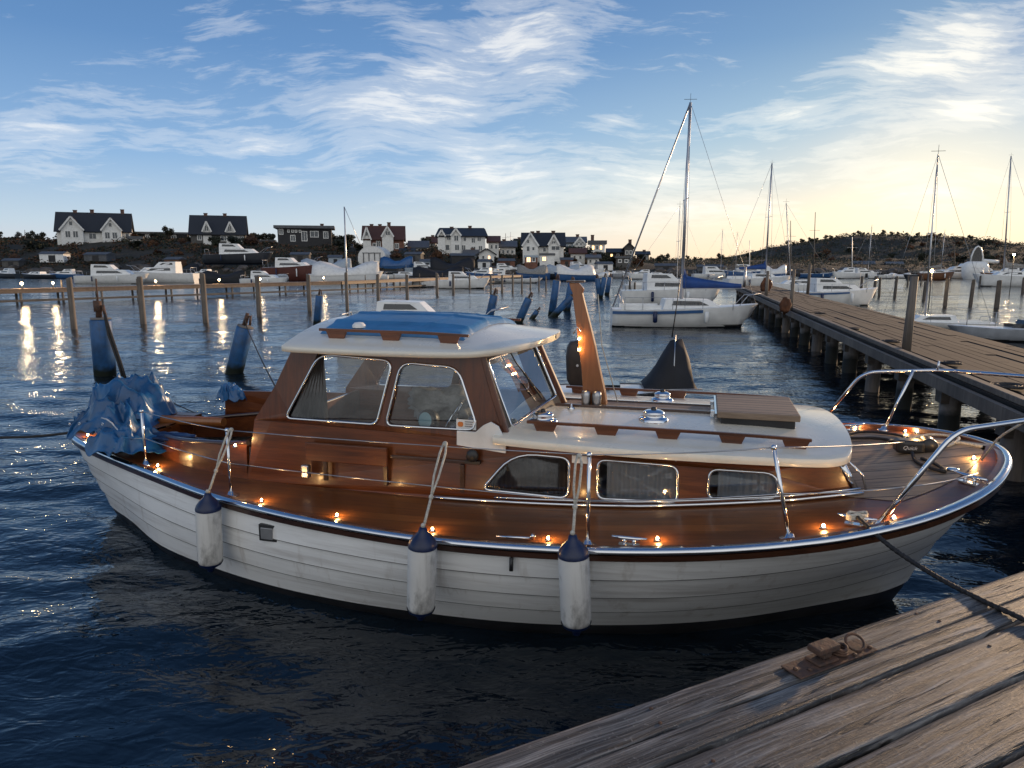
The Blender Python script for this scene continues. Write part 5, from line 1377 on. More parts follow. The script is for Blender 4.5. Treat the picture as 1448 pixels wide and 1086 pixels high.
# ================================================================== BOATS IN THE BACKGROUND
M['bwhite'] = pmat('white boat hull', (.80, .80, .78), .35, var=.05, coat=.2)
M['bblue'] = pmat('blue boat hull', (.03, .10, .25), .35, var=.1)
M['bdark'] = pmat('dark boat hull', (.03, .035, .045), .4, var=.1)
M['bred'] = pmat('dark red boat hull', (.10, .03, .022), .5, var=.1)
M['bwood'] = pmat('brown boat hull', (.16, .07, .03), .5, var=.1)
M['mast'] = pmat('silver mast', (.55, .56, .58), .35, metal=.9, var=.1)
M['mastw'] = pmat('white mast', (.75, .73, .70), .4, var=.05)
M['bglass'] = pmat('dark boat window', (.02, .024, .03), .1, var=.1, spec=.8)
def boat_far(name, loc, rz, L, hullm, label, style='cruiser', mast=0, cover=None, H=None, Bm=None, bootm=None, furled=False, group=None, mastr=.055, lean=0, stripe=None, boomdir=1, mxf=.10):
    """bow towards local +x"""
    b = empty(name, loc, rz, label, 'sailboat' if mast else 'boat', group)
    Hh = H or L * .13; Bm = Bm or L * .30
    tt = [0, .06, .16, .30, .45, .6, .74, .86, .94, 1.0]
    hbw = [.66, .76, .88, .97, 1.0, .96, .80, .52, .25, .0]
    def st(i):
        t, w = tt[i], hbw[i] * Bm / 2; x = (t - .5) * L; sh = Hh * (1 + .30 * t * t); f = (t > .9) * (t - .9) * L * .5
        return [(x, w, sh), (x - f, w * .93, Hh * .55), (x - f * 2.2, w * .78, .10), (x - f * 3, w * .4, -.18), (x - f * 3, 0, -.28)]
    S_ = [st(i) for i in range(10)]
    mb = MB()
    for s in (-1, 1): mb.grid([[(p[0], p[1] * s, p[2]) for p in r] for r in S_])
    r = S_[0]; mb.add(r + [(p[0], -p[1], p[2]) for p in r[::-1]], [tuple(range(2 * len(r)))])
    mb.build('hull', hullm, b)
    mb = MB()
    for s in (-1, 1): mb.grid([[(r[2][0], (r[2][1] + .012) * s, .12), (r[3][0], (r[3][1] + .03) * s, -.18)] for r in S_])
    mb.build('boot_stripe', bootm or M['black'], b, fix=False)
    mb = MB(); mb.grid([[(r[0][0], r[0][1] * k_, r[0][2] - .02 + .05 * (1 - k_ * k_)) for k_ in (-1, -.5, 0, .5, 1)] for r in S_]); mb.build('deck', M['bwhite'], b)
    if stripe:
        mb = MB()
        for s in (-1, 1): mb.grid([[(r[0][0], (r[0][1] + .015) * s, r[0][2] - .06), (r[0][0], (r[0][1] * .99 + .016) * s, r[0][2] - .06 - L * .020)] for r in S_[:6]], False)
        mb.build('hull_stripe', stripe, b, fix=False)
    def cabin(x0, x1, w, z0, h, slopef, slopea, wm, nm='cabin', roofm=None):
        mb = MB()
        P = [(x0, -w, z0), (x1, -w * .8, z0), (x1, w * .8, z0), (x0, w, z0), (x0 + slopea, -w * .86, z0 + h), (x1 - slopef, -w * .66, z0 + h * .92), (x1 - slopef, w * .66, z0 + h * .92), (x0 + slopea, w * .86, z0 + h)]
        mb.add(P, [(0, 1, 5, 4), (1, 2, 6, 5), (2, 3, 7, 6), (3, 0, 4, 7), (4, 5, 6, 7)])
        c = mb.build(nm, wm, b, bevel=.05 * h)
        # window band
        for s in (-1, 1):
            mb = MB(); a0, a1, h0, h1 = .14, .82, .40, .82
            def q(u, v):
                lo = Vector(P[0]).lerp(Vector(P[1]), u); hi = Vector(P[4]).lerp(Vector(P[5]), u); p = lo.lerp(hi, v); return (p.x, (abs(p.y) + .012) * s, p.z)
            mb.add([q(a0, h0), q(a1, h0), q(a1 - .08, h1), q(a0 + .03, h1)], [(0, 1, 2, 3)])
            mb.build('side_window', M['bglass'], c, fix=False)
        return c
    if style == 'cruiser':
        cabin(-L * .26, L * .30, Bm * .36, Hh * 1.03, L * .085, L * .10, .0, M['bwhite'])
        cabin(-L * .26, L * .06, Bm * .32, Hh * 1.03 + L * .083, L * .075, L * .07, .03, M['bwhite'], 'wheelhouse')
        mb = MB(); mb.tube([(-L * .46, -Bm * .3, Hh), (-L * .47, -Bm * .3, Hh * 1.6), (-L * .47, Bm * .3, Hh * 1.6), (-L * .46, Bm * .3, Hh)], .025, 6)
        mb.build('stern_rail', M['mast'], b); mb = MB(); mb.tube([(L * .32, -Bm * .3, Hh * 1.2), (L * .40, -Bm * .2, Hh * 1.75), (L * .5, 0, Hh * 1.9), (L * .40, Bm * .2, Hh * 1.75), (L * .32, Bm * .3, Hh * 1.2)], .02, 6); mb.build('rail', M['mast'], b)
    elif style == 'sail':
        cabin(-L * .16, L * .26, Bm * .33, Hh * 1.02, L * .07, L * .10, L * .02, M['bwhite'])
        mb = MB(); mb.box2((-L * .44, -Bm * .32, Hh), (-L * .17, -Bm * .27, Hh * 1.25)); mb.box2((-L * .44, Bm * .27, Hh), (-L * .17, Bm * .32, Hh * 1.25)); mb.build('cockpit_coaming', M['bwhite'], b)
        mb = MB()
        mb.tube([(L * .36, -Bm * .2, Hh * 1.2), (L * .42, -Bm * .16, Hh * 1.8), (L * .52, 0, Hh * 1.9), (L * .42, Bm * .16, Hh * 1.8), (L * .36, Bm * .2, Hh * 1.2)], .014, 6)
        mb.build('bow_rail', M['mast'], b); mb = MB()
        mb.tube([(-L * .42, -Bm * .3, Hh), (-L * .44, -Bm * .3, Hh * 1.75), (-L * .49, 0, Hh * 1.75), (-L * .44, Bm * .3, Hh * 1.75), (-L * .42, Bm * .3, Hh)], .014, 6)
        mb.build('rail', M['mast'], b)
    elif style == 'covered':
        mb = MB(); P = []
        for i, (t, w) in enumerate(zip(tt[1:9], hbw[1:9])):
            x = (t - .5) * L; w = w * Bm / 2 * 1.03; sh = Hh * (1 + .3 * t * t); hh = Hh * (.95 + .45 * math.sin(t * 9)) * (1 - .5 * max(0, t - .6))
            P.append([(x, -w, sh * .82), (x, -w, sh), (x, -w * .5, sh + hh * .6), (x, 0, sh + hh), (x, w * .5, sh + hh * .6), (x, w, sh), (x, w, sh * .82)])
        mb.grid(P, True); mb.add(P[0], [tuple(range(7))]); mb.add(P[-1], [tuple(range(7))]); mb.build('cover', cover or M['grey'], b)
    elif style == 'open':
        mb = MB(); mb.box2((-L * .1, -Bm * .2, Hh), (L * .08, Bm * .2, Hh * 1.5)); mb.add([(L * .02, -Bm * .34, Hh), (L * .02, Bm * .34, Hh), (-L * .03, Bm * .3, Hh * 1.75), (-L * .03, -Bm * .3, Hh * 1.75)], [(0, 1, 2, 3)]); mb.build('console', M['bglass'], b)
        mb = MB(); mb.box2((-L * .55, -.18, Hh * .3), (-L * .5, .18, Hh * 1.5)); mb.build('outboard', M['blackp'], b)
    if L > 4.4 and style != 'covered':
        for q_ in (-.22, .12):
            mb = MB(); w_ = Bm * .5 + .10; mb.tube([(L * q_, -w_, Hh * .95), (L * q_, -w_, Hh * .9), (L * q_, -w_, Hh * .35), (L * q_, -w_, Hh * .3)], [.02, .09, .09, .03], 8); mb.build('side_fender', M['navy'] if q_ < 0 else M['bwhite'], b)
        mb = MB()
        for q_ in (-.42, -.3, -.1, .1, .3): mb.tube([(L * q_, -Bm * .43, Hh), (L * q_, -Bm * .43, Hh + .5)], .014, 4)
        mb.tube([(-L * .42, -Bm * .43, Hh + .5), (0, -Bm * .46, Hh + .5), (L * .3, -Bm * .43, Hh + .5)], .010, 4); mb.build('guard_rail', M['steel'], b)
    if mast:
        mx = L * mxf; base = Hh * 1.05 + L * .06
        top = Vector((mx + lean, 0, mast))
        mb = MB(); mb.tube([(mx, 0, base - .3), top], [mastr, mastr * .7], 8); ms = mb.build('mast', M['mast'] if mastr > .03 else M['mastw'], b)
        mb = MB()
        for f_ in (.52,): 
            z = base + (mast - base) * f_; mb.tube([(mx + lean * f_, -Bm * .3, z), (mx + lean * f_, Bm * .3, z)], .02, 5)
        mb.build('spreader', M['mast'], ms)
        mb = MB(); mb.tube([top, top + Vector((0, 0, .35))], .008, 4); mb.tube([top + Vector((-.25, 0, .12)), top + Vector((.25, 0, .12))], .01, 4); mb.build('masthead', M['blackp'], ms)
        mb = MB(); rs_ = max(.008, mastr * .16)
        mb.tube([top, (L * .49, 0, Hh * 1.3)], rs_ * .7, 5); mb.tube([top, (-L * .49, 0, Hh * 1.1)], rs_ * (3.0 if furled else 1), 5)
        for s in (-1, 1): mb.tube([top, (mx + lean * .5, s * Bm * .3, base + (mast - base) * .52), (mx, s * Bm * .46, Hh * 1.1)], rs_ * .8, 4)
        mb.build('rigging', M['steel'], b)
        if cover:
            mb = MB(); bz = base + .55; P = []
            for i in range(12):
                t = i / 11; x = mx - boomdir * (.02 + t * L * .40); hh = (.42 * (1 - t) ** 1.3 + .10) * L / 7; w = .11 * (1 - .5 * t)
                P.append([(x, 0, bz + hh + .45 * (t < .01) * L / 7), (x, w, bz + hh * .4), (x, w * .8, bz - .08), (x, -w * .8, bz - .08), (x, -w, bz + hh * .4), (x, 0, bz + hh + .45 * (t < .01) * L / 7)])
            mb.grid(P); mb.build('sail_cover', cover, b)
            mb = MB(); mb.tube([(mx, 0, bz - .10), (mx - boomdir * L * .43, 0, bz - .10)], .035, 6); mb.build('boom', M['mast'], b)
    return b
def at(px, py, z=0): p = W(px, py, z); return (p.x, p.y, z)
# main white sloop moored at the pier; its bow points to the pier
boat_far('sloop', at(966, 461), R(-4), 6.0, M['bwhite'], 'white sloop with blue sail cover and tall silver mast, moored bow to the pier', 'sail', mast=8.9, cover=M['sailcov'], H=.72, Bm=2.1, furled=True, mxf=-.02, boomdir=-1, stripe=M['bblue'], lean=.05, mastr=.075)
boat_far('second_sloop', at(948, 432), R(3), 6.4, M['bwhite'], 'white motor sailer directly behind the sloop, its pale cabin showing over it', 'cruiser', H=.95)
boat_far('third_sloop', at(944, 419), R(0), 7.0, M['bwhite'], 'white sailing boat with a thin mast two boats behind the sloop', 'sail', mast=7.0, mastr=.03, H=.9)
boat_far('motor_sailer', at(1178, 432), R(-3), 5.2, M['bwhite'], 'white motor sailer with a blue cover over its cabin right of the pier', 'cruiser', H=.85, Bm=2.2, stripe=M['bblue'])
boat_far('blue_cover_boat', at(1072, 407), R(10), 7.5, M['bwhite'], 'sailing boat with blue boom cover and dark mast left of the far pier', 'sail', mast=12.8, cover=M['sailcov'], mastr=.10, H=1.0)
boat_far('far_sloop', at(1128, 417), R(175), 6.0, M['bwhite'], 'small white sailing boat with raking mast behind the motor sailer', 'sail', mast=7.4, mastr=.04, lean=.8, H=.8)
boat_far('day_sailer', at(1322, 466), R(168), 4.0, M['bwhite'], 'low dinghy with a tall bare mast beside the right pier', 'sail', mast=6.7, mastr=.035, H=.30, lean=.1, Bm=1.4)
boat_far('inflatable', at(1440, 482), R(172), 4.6, M['greypl'], 'grey low boat lying beyond the pier at the right edge', 'open', H=.40, Bm=1.5)
boat_far('right_sloop', at(1428, 405), R(170), 8, M['bwhite'], 'white sloop with a tall raking mast at the far right edge', 'sail', mast=14.2, mastr=.09, lean=.6, cover=M['grey'], H=1.1)
boat_far('shed_cruiser', at(1358, 391), R(175), 9, M['bwhite'], 'white cabin cruiser moored under the right hill', 'cruiser', H=1.1)
boat_far('small_cruiser', at(1222, 393), R(0), 6, M['bwhite'], 'small white cruiser moored below the hill right of the pier', 'cruiser', mast=9, mastr=.06, H=.8)
boat_far('white_skiff', at(1245, 394), R(8), 5, M['bwhite'], 'open white skiff right of the small cruiser below the hill', 'open', H=.6)
boat_far('white_dinghy', at(1272, 393.5), R(-5), 4, M['bwhite'], 'flat white dinghy under the hill, right of the white skiff', 'covered', cover=M['white'], H=.4)
boat_far('catamaran', at(1012, 394), R(4), 8, M['bwhite'], 'long low white boat seen through the rigging of the sloop', 'cruiser', mast=8, mastr=.05, H=.8)
boat_far('blue_yacht', at(1058, 394), R(-8), 8, M['bblue'], 'blue hulled boat at the far end of the pier', 'cruiser', H=1.1)
# left group
boat_far('white_barge', (*WD(160, 388, 92).xy, 0), R(4), 9, M['bwhite'], 'long white cabin boat left of the pair moored behind the jetty', 'cruiser', H=1.0)
boat_far('white_houseboat', (*WD(228, 387, 96).xy, 0), R(178), 9.5, M['bwhite'], 'white houseboat with a pale awning right of the long cabin boat', 'cruiser', H=1.25)
boat_far('grey_cruiser', (*WD(340, 387, 118).xy, hfun(WD(340, 387, 128).x, 138) + .1), R(5), 11, M['bdark'], 'dark hulled boat laid up ashore below the grey house', 'cruiser', H=1.4)
boat_far('covered_launch', (*WD(318, 400, 90).xy, 0), R(2), 6, M['bdark'], 'low dark covered launch moored behind the jetty', 'covered', cover=M['cloth'], H=.7)
boat_far('covered_motorboat', (*WD(415, 387, 110).xy, 0), R(-6), 9.5, M['bred'], 'large motor boat with blue awning and dark red hull behind the jetty', 'cruiser', H=1.9)
boat_far('pale_launch', (*WD(375, 397, 88).xy, 0), R(-3), 6, M['bwhite'], 'small white launch with round cabin under the blue awning boat', 'cruiser', H=.7)
boat_far('white_tent_boat', (*WD(490, 396, 92).xy, 0), R(4), 9.5, M['bwhite'], 'wide white boat under a sloping pale cover by the jetty', 'covered', cover=M['white'], H=1.2)
boat_far('blue_tent_boat', (*WD(462, 392, 112).xy, 0), R(-4), 9, M['bwhite'], 'white boat with a pale blue cover behind the wide white one', 'covered', cover=M['hblue'], H=1.4)
boat_far('jetty_yacht', (*WD(655, 404, 74).xy, 0), R(-3), 5.6, M['bwhite'], 'white motor yacht moored at the right end of the jetty', 'cruiser', H=.85)
boat_far('jetty_launch', (*WD(590, 406, 78).xy, 0), R(3), 4.8, M['bwhite'], 'low white launch left of the motor yacht at the jetty', 'open', H=.55)
boat_far('long_cover_boat', (*WD(730, 398, 95).xy, 0), R(0), 7, M['bwhite'], 'low white boat behind the row of thin posts', 'open', H=.5)
boat_far('black_launch', (*WD(620, 398, 100).xy, 0), R(4), 8, M['bdark'], 'dark launch behind the jetty left of the motor yacht', 'covered', cover=M['cloth'], H=.9)
boat_far('shore_cruiser', (*WD(640, 385, 128).xy, 0), R(176), 9, M['bdark'], 'dark cruiser under a black cover below the slate roofed house', 'covered', cover=M['cloth'], H=1.5)
boat_far('shore_boat', (WD(598, 378, 133).x, 134, .6), R(12), 7, M['hblue'], 'pale blue boat laid up on the bank left of the slate roofed house', 'cruiser', H=1.1)
boat_far('bank_boat', (WD(560, 378, 135).x, 136, 1.0), R(-5), 7, M['bblue'], 'blue boat laid up on the bank right of the arched tent', 'covered', cover=M['bblue'], H=1.2)
boat_far('bank_skiff', (WD(714, 382, 133).x, 134, .7), R(5), 6, M['bwhite'], 'white boat laid up on the bank left of the small sheds', 'cruiser', H=.9)
boat_far('ramp_boat', (WD(820, 378, 134).x, 135, .9), R(15), 6.5, M['bwhite'], 'white boat hauled out right of the white boathouse', 'cruiser', H=.9)
boat_far('ramp_skiff', (WD(838, 380, 132).x, 133, .6), R(-12), 5, M['bwhite'], 'smaller white boat hauled out right of the other one', 'open', H=.8)
boat_far('moored_skiff', at(843, 394), R(0), 5, M['bwhite'], 'white skiff afloat under the shore behind the blue floats', 'covered', cover=M['white'], H=.5)
boat_far('hidden_white_boat', (*WD(600, 470, 21).xy, 0), R(-3), 5.0, M['bwhite'], 'low white boat with a pale cover moored just beyond the wheelhouse roof', 'cruiser', H=.70, Bm=1.9)
rb = random.Random(23)
cols = [('white', M['bwhite']), ('white', M['bwhite']), ('dark', M['bdark']), ('blue', M['bblue']), ('white', M['bwhite']), ('pale grey', M['greypl']), ('brown', M['bwood'])]
spots = [(18, 0), (62, 0), (100, 0), (262, 0), (292, 1), (395, 1), (520, 0), (552, 1), (575, 0), (682, 1), (700, 0), (752, 1), (795, 0), (812, 1), (872, 0), (905, 1), (925, 0), (1040, 1), (1090, 1), (1150, 0), (1190, 1), (1295, 1), (1318, 0), (1340, 1), (1392, 0), (1412, 1), (1440, 0)]
for i, (px, k_) in enumerate(spots):
    Y = rb.uniform(112, 127) if k_ == 0 else rb.uniform(100, 122)
    cn, cm = rb.choice(cols); stl = rb.choice(['cruiser', 'covered', 'open', 'sail', 'cruiser']); X = (px - 724) / 1000 * Y
    ms = rb.choice([0, 0, 7.5, 9]) if stl == 'sail' else 0
    boat_far('small_boat', (X, Y, 0), R(rb.uniform(-25, 25) + rb.choice((0, 180))), rb.uniform(4.5, 7.5), cm, f"{cn} small {dict(cruiser='cabin boat', covered='covered boat', open='open boat', sail='sailing boat')[stl]}, number {i + 1} from the left in the far harbour row" if False else
             f"{['weathered', 'clean', 'low', 'plain', 'short', 'slim', 'broad'][i % 7]} {cn} {dict(cruiser='cabin boat', covered='covered boat', open='open boat', sail='sailing boat')[stl]} in the far harbour row, {'at the left edge' if px < 80 else 'left of the grey house' if px < 270 else 'below the grey house' if px < 400 else 'near the arched tent' if px < 600 else 'near the sheds' if px < 780 else 'by the white boathouse' if px < 850 else 'behind the sloop' if px < 1000 else 'at the end of the pier' if px < 1120 else 'right of the far pier end' if px < 1210 else 'below the middle of the right hill' if px < 1350 else 'near the right edge'}",
             stl, mast=ms, mastr=.045, cover=rb.choice([M['sailcov'], M['grey'], M['cloth'], M['white'], M['hblue']]) if stl != 'sail' or ms == 0 else M['grey'], H=rb.uniform(.6, 1.1))
# clutter on the bank: upturned crates, sheds, poles
for i, (px, py, w, h, mt, nm, lab) in enumerate(((30, 372, 3, 1.2, 'hgrey', 'storage_crate', 'grey storage crate on the left bank'), (88, 366, 4.5, 1.6, 'bwhite', 'site_cabin', 'long pale site cabin on the bank below the large white house'), (150, 363, 5, 1.3, 'greyroof', 'boat_rack', 'grey boat rack below the front gables of the large white house'), (255, 372, 3, 1.4, 'bwood', 'storage_crate', 'brown storage crate left of the dark laid up boat'),
        (430, 366, 3.5, 1.6, 'hgrey', 'storage_crate', 'dark storage container below the black flat roofed house'), (478, 372, 2.5, 1.8, 'hblue', 'storage_crate', 'pale blue crate left of the arched tent'), (588, 368, 3.2, 2.0, 'hgrey', 'net_shed', 'dark net shed right of the arched tent'), (606, 374, 2.6, 1.5, 'hblue', 'storage_crate', 'blue crate right of the dark net shed'),
        (655, 370, 4.5, 2.0, 'hdark', 'net_shed', 'black shed below the tall slate roofed house'), (686, 373, 2.4, 1.3, 'bwhite', 'storage_crate', 'white crate right of the black shed'), (716, 374, 3, 1.6, 'hbrick', 'net_shed', 'brown shed left of the pale blue roofed shed'), (800, 372, 2.4, 1.6, 'hbrick', 'net_shed', 'brown shed right of the white boathouse'),
        (852, 376, 3, 1.2, 'bwhite', 'storage_crate', 'white crate on the low bank under the square white house'), (938, 378, 4, 1.2, 'hgrey', 'storage_crate', 'grey crate on the low bank behind the sloop'), (1000, 378, 5, 1.0, 'greyroof', 'boat_rack', 'grey rack on the low bank right of the sloop mast'))):
    for yy in np.arange(134, 165, 1.0):
        X = (px - 724) / 1000 * yy; pj = 543 - 1000 * ((hfun(X, yy) - CAMH) * cp + yy * sp) / (yy * cp - (hfun(X, yy) - CAMH) * sp)
        if pj <= py + 6: break
    e = empty(nm, (X, yy, hfun(X, yy) - .2), R(rb.uniform(-12, 12)), lab, nm.replace('_', ' '))
    mb = MB(); mb.box2((-w / 2, -1.2, 0), (w / 2, 1.2, h)); mb.build('body', M[mt], e, bevel=.05)
    mb = MB(); mb.add([(-w / 2 - .15, -1.4, h + .01), (w / 2 + .15, -1.4, h + .01), (w / 2 + .15, 0, h + .5), (-w / 2 - .15, 0, h + .5), (-w / 2 - .15, 1.4, h + .01), (w / 2 + .15, 1.4, h + .01)], [(0, 1, 2, 3), (3, 2, 5, 4), (0, 3, 4), (1, 5, 2), (0, 4, 5, 1)]); mb.build('lid', M['greyroof'], e)
    mb = MB(); mb.box2((-w * .12, -1.24, .1), (w * .16, -1.205, h * .85)); mb.build('door', M['hdark'], e)
# thin far masts and poles
for i, (px, pt, lab) in enumerate(((1150, 300, 'thin raking far mast right of the pier end'), (1205, 335, 'thin far mast standing before the right hill'), (1118, 312, 'thin far mast just left of the raking one'), (967, 283, 'thin dark mast left of the sloop mast'), (1350, 345, 'short far mast left of the arch topped hull'), (1060, 340, 'short thin far mast left of the blue covered mast'), (715, 330, 'thin far mast above the small white house'), (722, 328, 'thin far mast right of another above the small house'), (35, 325, 'thin pole on the skyline at the far left'))):
    Y = 125 if px > 900 else 170; a = WD(px, 385 if px > 900 else 350, Y); b = WD(px + (3 if i == 0 else 0), pt, Y)
    mb = MB(); mb.tube([a, b], [.10, .05], 6); mb.tube([b.lerp(a, .3) + Vector((-.9, 0, 0)), b.lerp(a, .3) + Vector((.9, 0, 0))], .03, 4)
    tag(mb.build('far_mast', M['mastw'] if i % 2 else M['hgrey']), lab, 'mast')
# white hull standing on end ashore
a = WD(1377, 391, 118); e_ = empty('upright_hull', (a.x, 118, -.3), 0, 'white hull propped upright with a pointed arch at the far right shore', 'boat')
mb = MB(); P = []
for z, w in ((0, 1.5), (.8, 2.1), (2.2, 2.2), (2.9, 1.9), (3.15, 1.3), (3.2, .02)): P.append([(w * math.cos(t), .7 * math.sin(t) * w, z) for t in np.linspace(math.pi, 2 * math.pi, 11)])
mb.grid(P); mb.build('hull', M['bwhite'], e_)
arch = [(-.95, 3.1), (-.95, 3.9), (-.7, 4.8), (-.35, 5.4), (0, 5.6), (.35, 5.4), (.7, 4.8), (.95, 3.9), (.95, 3.1)]
mb = MB(); mb.tube([(x, -.3, z) for x, z in arch], .13, 6); mb.build('arch', M['bwhite'], e_)
mb = MB(); mb.add([(x, -.3, z) for x, z in arch], [tuple(range(9))]); mb.build('arch_screen', M['hgrey'], e_)
mb = MB(); mb.tube([(1.0, -.2, 3.3), (3.6, -.2, 3.1)], .3, 8); mb.build('folded_awning', M['bwhite'], e_)
# ================================================================== LEFT JETTY
JP = [Vector((-48, 29, 0)), Vector((-32.6, 45.0, 0)), Vector((-15.9, 65, 0)), Vector((-6.6, 85, 0)), Vector((1.0, 100, 0))]
jet = empty('long_jetty', (0, 0, 0), 0, 'long narrow wooden jetty on thin legs crossing behind the boat on the left', 'jetty')
JH = .95
M['jetwood'] = wood('tan jetty plank', (.15, .10, .065), (.30, .21, .14), .6, 0, axis=0, gs=(.6, 8, 8), bump=.4)
for a, b in zip(JP[:-1], JP[1:]):
    d = (b - a).normalized(); n = Vector((-d.y, d.x, 0))
    mb = MB(); mb.beam(a + Vector((0, 0, JH)), b + Vector((0, 0, JH)) - d * .01, 1.1, .06); mb.build('deck', M['jetwood'], jet)
    for s in (-.5, .5):
        mb = MB(); mb.beam(a + n * s + Vector((0, 0, JH - .15)), b + n * s + Vector((0, 0, JH - .15)) - d * .01, .07, .22); mb.build('side_beam', M['jetwood'], jet)
    mb = MB(); mb.beam(a - n * .62 + Vector((0, 0, .22)), b - n * .62 + Vector((0, 0, .22)) - d * .01, .1, .14); mb.build('lower_beam', M['oldwood'], jet)
    L = (b - a).length; m_ = int(L / 2.4)
    for i in range(m_):
        p = a + d * (i + .5) * 2.4
        for s in (-.45, .45):
            mb = MB(); mb.tube([p + n * s + Vector((0, 0, -1)), p + n * s + Vector((0, 0, JH - .26))], .075, 8); mb.build('leg', M['oldwood'], jet)
        if i % 2:
            mb = MB(); mb.tube([p - n * .45 + Vector((0, 0, JH)), p - n * .45 + Vector((0, 0, JH + .55))], .045, 6); mb.build('post', M['oldwood'], jet)
rail = MB()
for a, b in ((JP[1] + Vector((-3, 20, 0)), JP[2] + Vector((-6, 22, 0))),): pass
# lamps on the jetty
def jline(px):
    """place on the jetty seen in this column"""
    best = None
    for a, b in zip(JP[:-1], JP[1:]):
        for t in np.linspace(0, 1, 60):
            p = a.lerp(b, t); c = 724 + 1000 * p.x / (p.y * cp + (CAMH - JH) * sp)
            if best is None or abs(c - px) < best[0]: best = (abs(c - px), p)
    return best[1]
names = ['leftmost', 'second', 'third', 'fourth', 'fifth', 'sixth', 'seventh', 'eighth']
for i, (px, e) in enumerate(((33, 90), (74, 45), (219, 60), (306, 34), (366, 18), (452, 26))):
    p = jline(px); d = (JP[2] - JP[1]).normalized(); n = Vector((d.y, -d.x, 0))
    l_ = empty('jetty_lamp', (p.x + n.x * .45, p.y + n.y * .45, JH + .03), 0, f'{names[i]} glowing round lamp from the left on the long jetty', 'lamp', 'lamps along the long jetty')
    mb = MB(); mb.tube([(0, 0, 0), (0, 0, .22)], .03, 8); mb.build('lamp_post', M['blackp'], l_)
    mb = MB(); mb.sphere((0, 0, .33), .06 if i else .08, 8); mb.build('lamp_globe', M['lamp'], l_)
    l = bpy.data.lights.new('lamp_light', 'POINT'); l.energy = e * 1.2; l.color = (1, .72, .40); l.shadow_soft_size = .12
    lo = bpy.data.objects.new('lamp_light', l); C.objects.link(lo); lo.parent = l_; lo.location = (0, 0, .33)
# pale light on the right pier reflected under the bow
for i, (px, py, z, e) in enumerate(((1318, 383, 0, 60), (1434, 360, 3.0, 40))):
    p = WD(px, py, 60 if i else 42)
    l_ = empty('shore_lamp', p, 0, ['small warm lamp in front of the thin mast right of the pier', 'small warm lamp among the masts at the right edge'][i], 'lamp')
    mb = MB(); mb.sphere((0, 0, 0), .09, 6); mb.build('lamp_globe', M['lamp'], l_)
    mb = MB(); mb.tube([(0, 0, -p.z), (0, 0, -.09)], .03, 6); mb.build('lamp_post', M['blackp'], l_)
    l = bpy.data.lights.new('lamp_light', 'POINT'); l.energy = e * 3; l.color = (1, .70, .38); l.shadow_soft_size = .1
    lo = bpy.data.objects.new('lamp_light', l); C.objects.link(lo); lo.parent = l_
# ---- tall mooring piles in front of the jetty
ordn = ['leftmost', 'second', 'third', 'fourth', 'fifth', 'sixth', 'seventh', 'eighth', 'ninth', 'tenth', 'eleventh', 'twelfth', 'thirteenth', 'fourteenth', 'fifteenth', 'sixteenth']
def pile(px, pb, pt, wpx, label, group, mat='oldwood', lean=0, cat='post', name='mooring_pile'):
    b = W(px, pb, 0); dpt = b.y * cp + CAMH * sp
    top = WD(px, pt, b.y).z; r = wpx / 1000 * dpt / 2
    mb = MB(); n = 12; P = []
    rnd = random.random() * 9
    hs_ = [-1.0, 0, .3, top * .5, top - .05, top]
    for h in hs_:
        k_ = 1.06 - .14 * max(0, h) / max(top, .1)
        P.append([(lean * h + r * k_ * math.cos(t) * (1 + .08 * noise.noise(Vector((math.cos(t), math.sin(t), h + rnd)))), r * k_ * math.sin(t), h + (.04 * math.cos(t + rnd) if h == top else 0)) for t in np.linspace(0, 2 * math.pi, n + 1)])
    mb.grid(P); mb.add(P[-1][:-1], [tuple(range(n))])
    o = mb.build(name, M[mat]); o.location = (b.x, b.y, 0)
    return tag(o, label, cat, group)
gp = 'tall mooring piles standing in front of the long jetty'
for i, (px, pb, pt, w) in enumerate(((105, 466, 393, 8), (203, 458, 392, 8), (291, 455, 386, 7.5), (367, 448, 390, 7), (438, 440, 388, 6), (491, 437, 386, 4.5), (535, 429, 388, 4.5), (576, 427, 388, 4.5), (618, 416, 386, 4), (641, 414, 388, 3.5))):
    pile(px, pb, pt, w, f'{ordn[i]} tall grey mooring pile from the left, standing in front of the long jetty', gp)
gp = 'thin dark posts right of the jetty end'
for i, (px, pb, pt, w) in enumerate(((664, 409, 387, 2.6), (694, 415, 388, 3), (710, 414, 389, 3), (725, 414, 389, 2.8), (738, 413, 389, 2.6), (750, 409, 392, 2.2), (762, 410, 391, 2.2), (772, 411, 391, 2))):
    pile(px, pb, pt, w, f'{ordn[i]} thin dark post from the left in the row right of the jetty end', gp)
gp = 'dark posts standing in the bright water right of the pier'
for i, (px, pb, pt, w) in enumerate(((1218, 407, 391, 3.5), (1236, 415, 391, 4), (1243, 419, 393, 3.5), (1265, 421, 391, 4), (1283, 405, 390, 2.5), (1306, 424, 398, 4), (1302, 403, 390, 2), (1316, 402, 390, 2), (1336, 434, 394, 5), (1341, 406, 391, 2), (1372, 433, 396, 5), (1385, 405, 390, 2.5), (1409, 436, 397, 6.5), (1446, 415, 392, 4))):
    pile(px, pb, pt, w, f'{ordn[i]} dark post from the left in the bright water right of the pier', gp, mat='beamwood', lean=random.uniform(-.03, .03))
gp = 'dark posts in the water around the moored sloop'
for i, (px, pb, pt, w) in enumerate(((880, 414, 390, 2), (890, 420, 397, 3), (897, 424, 399, 3), (922, 404, 388, 2), (930, 403, 388, 2))):
    pile(px, pb, pt, w, f'{ordn[i]} short dark post from the left beside the stern of the sloop', gp, mat='beamwood')
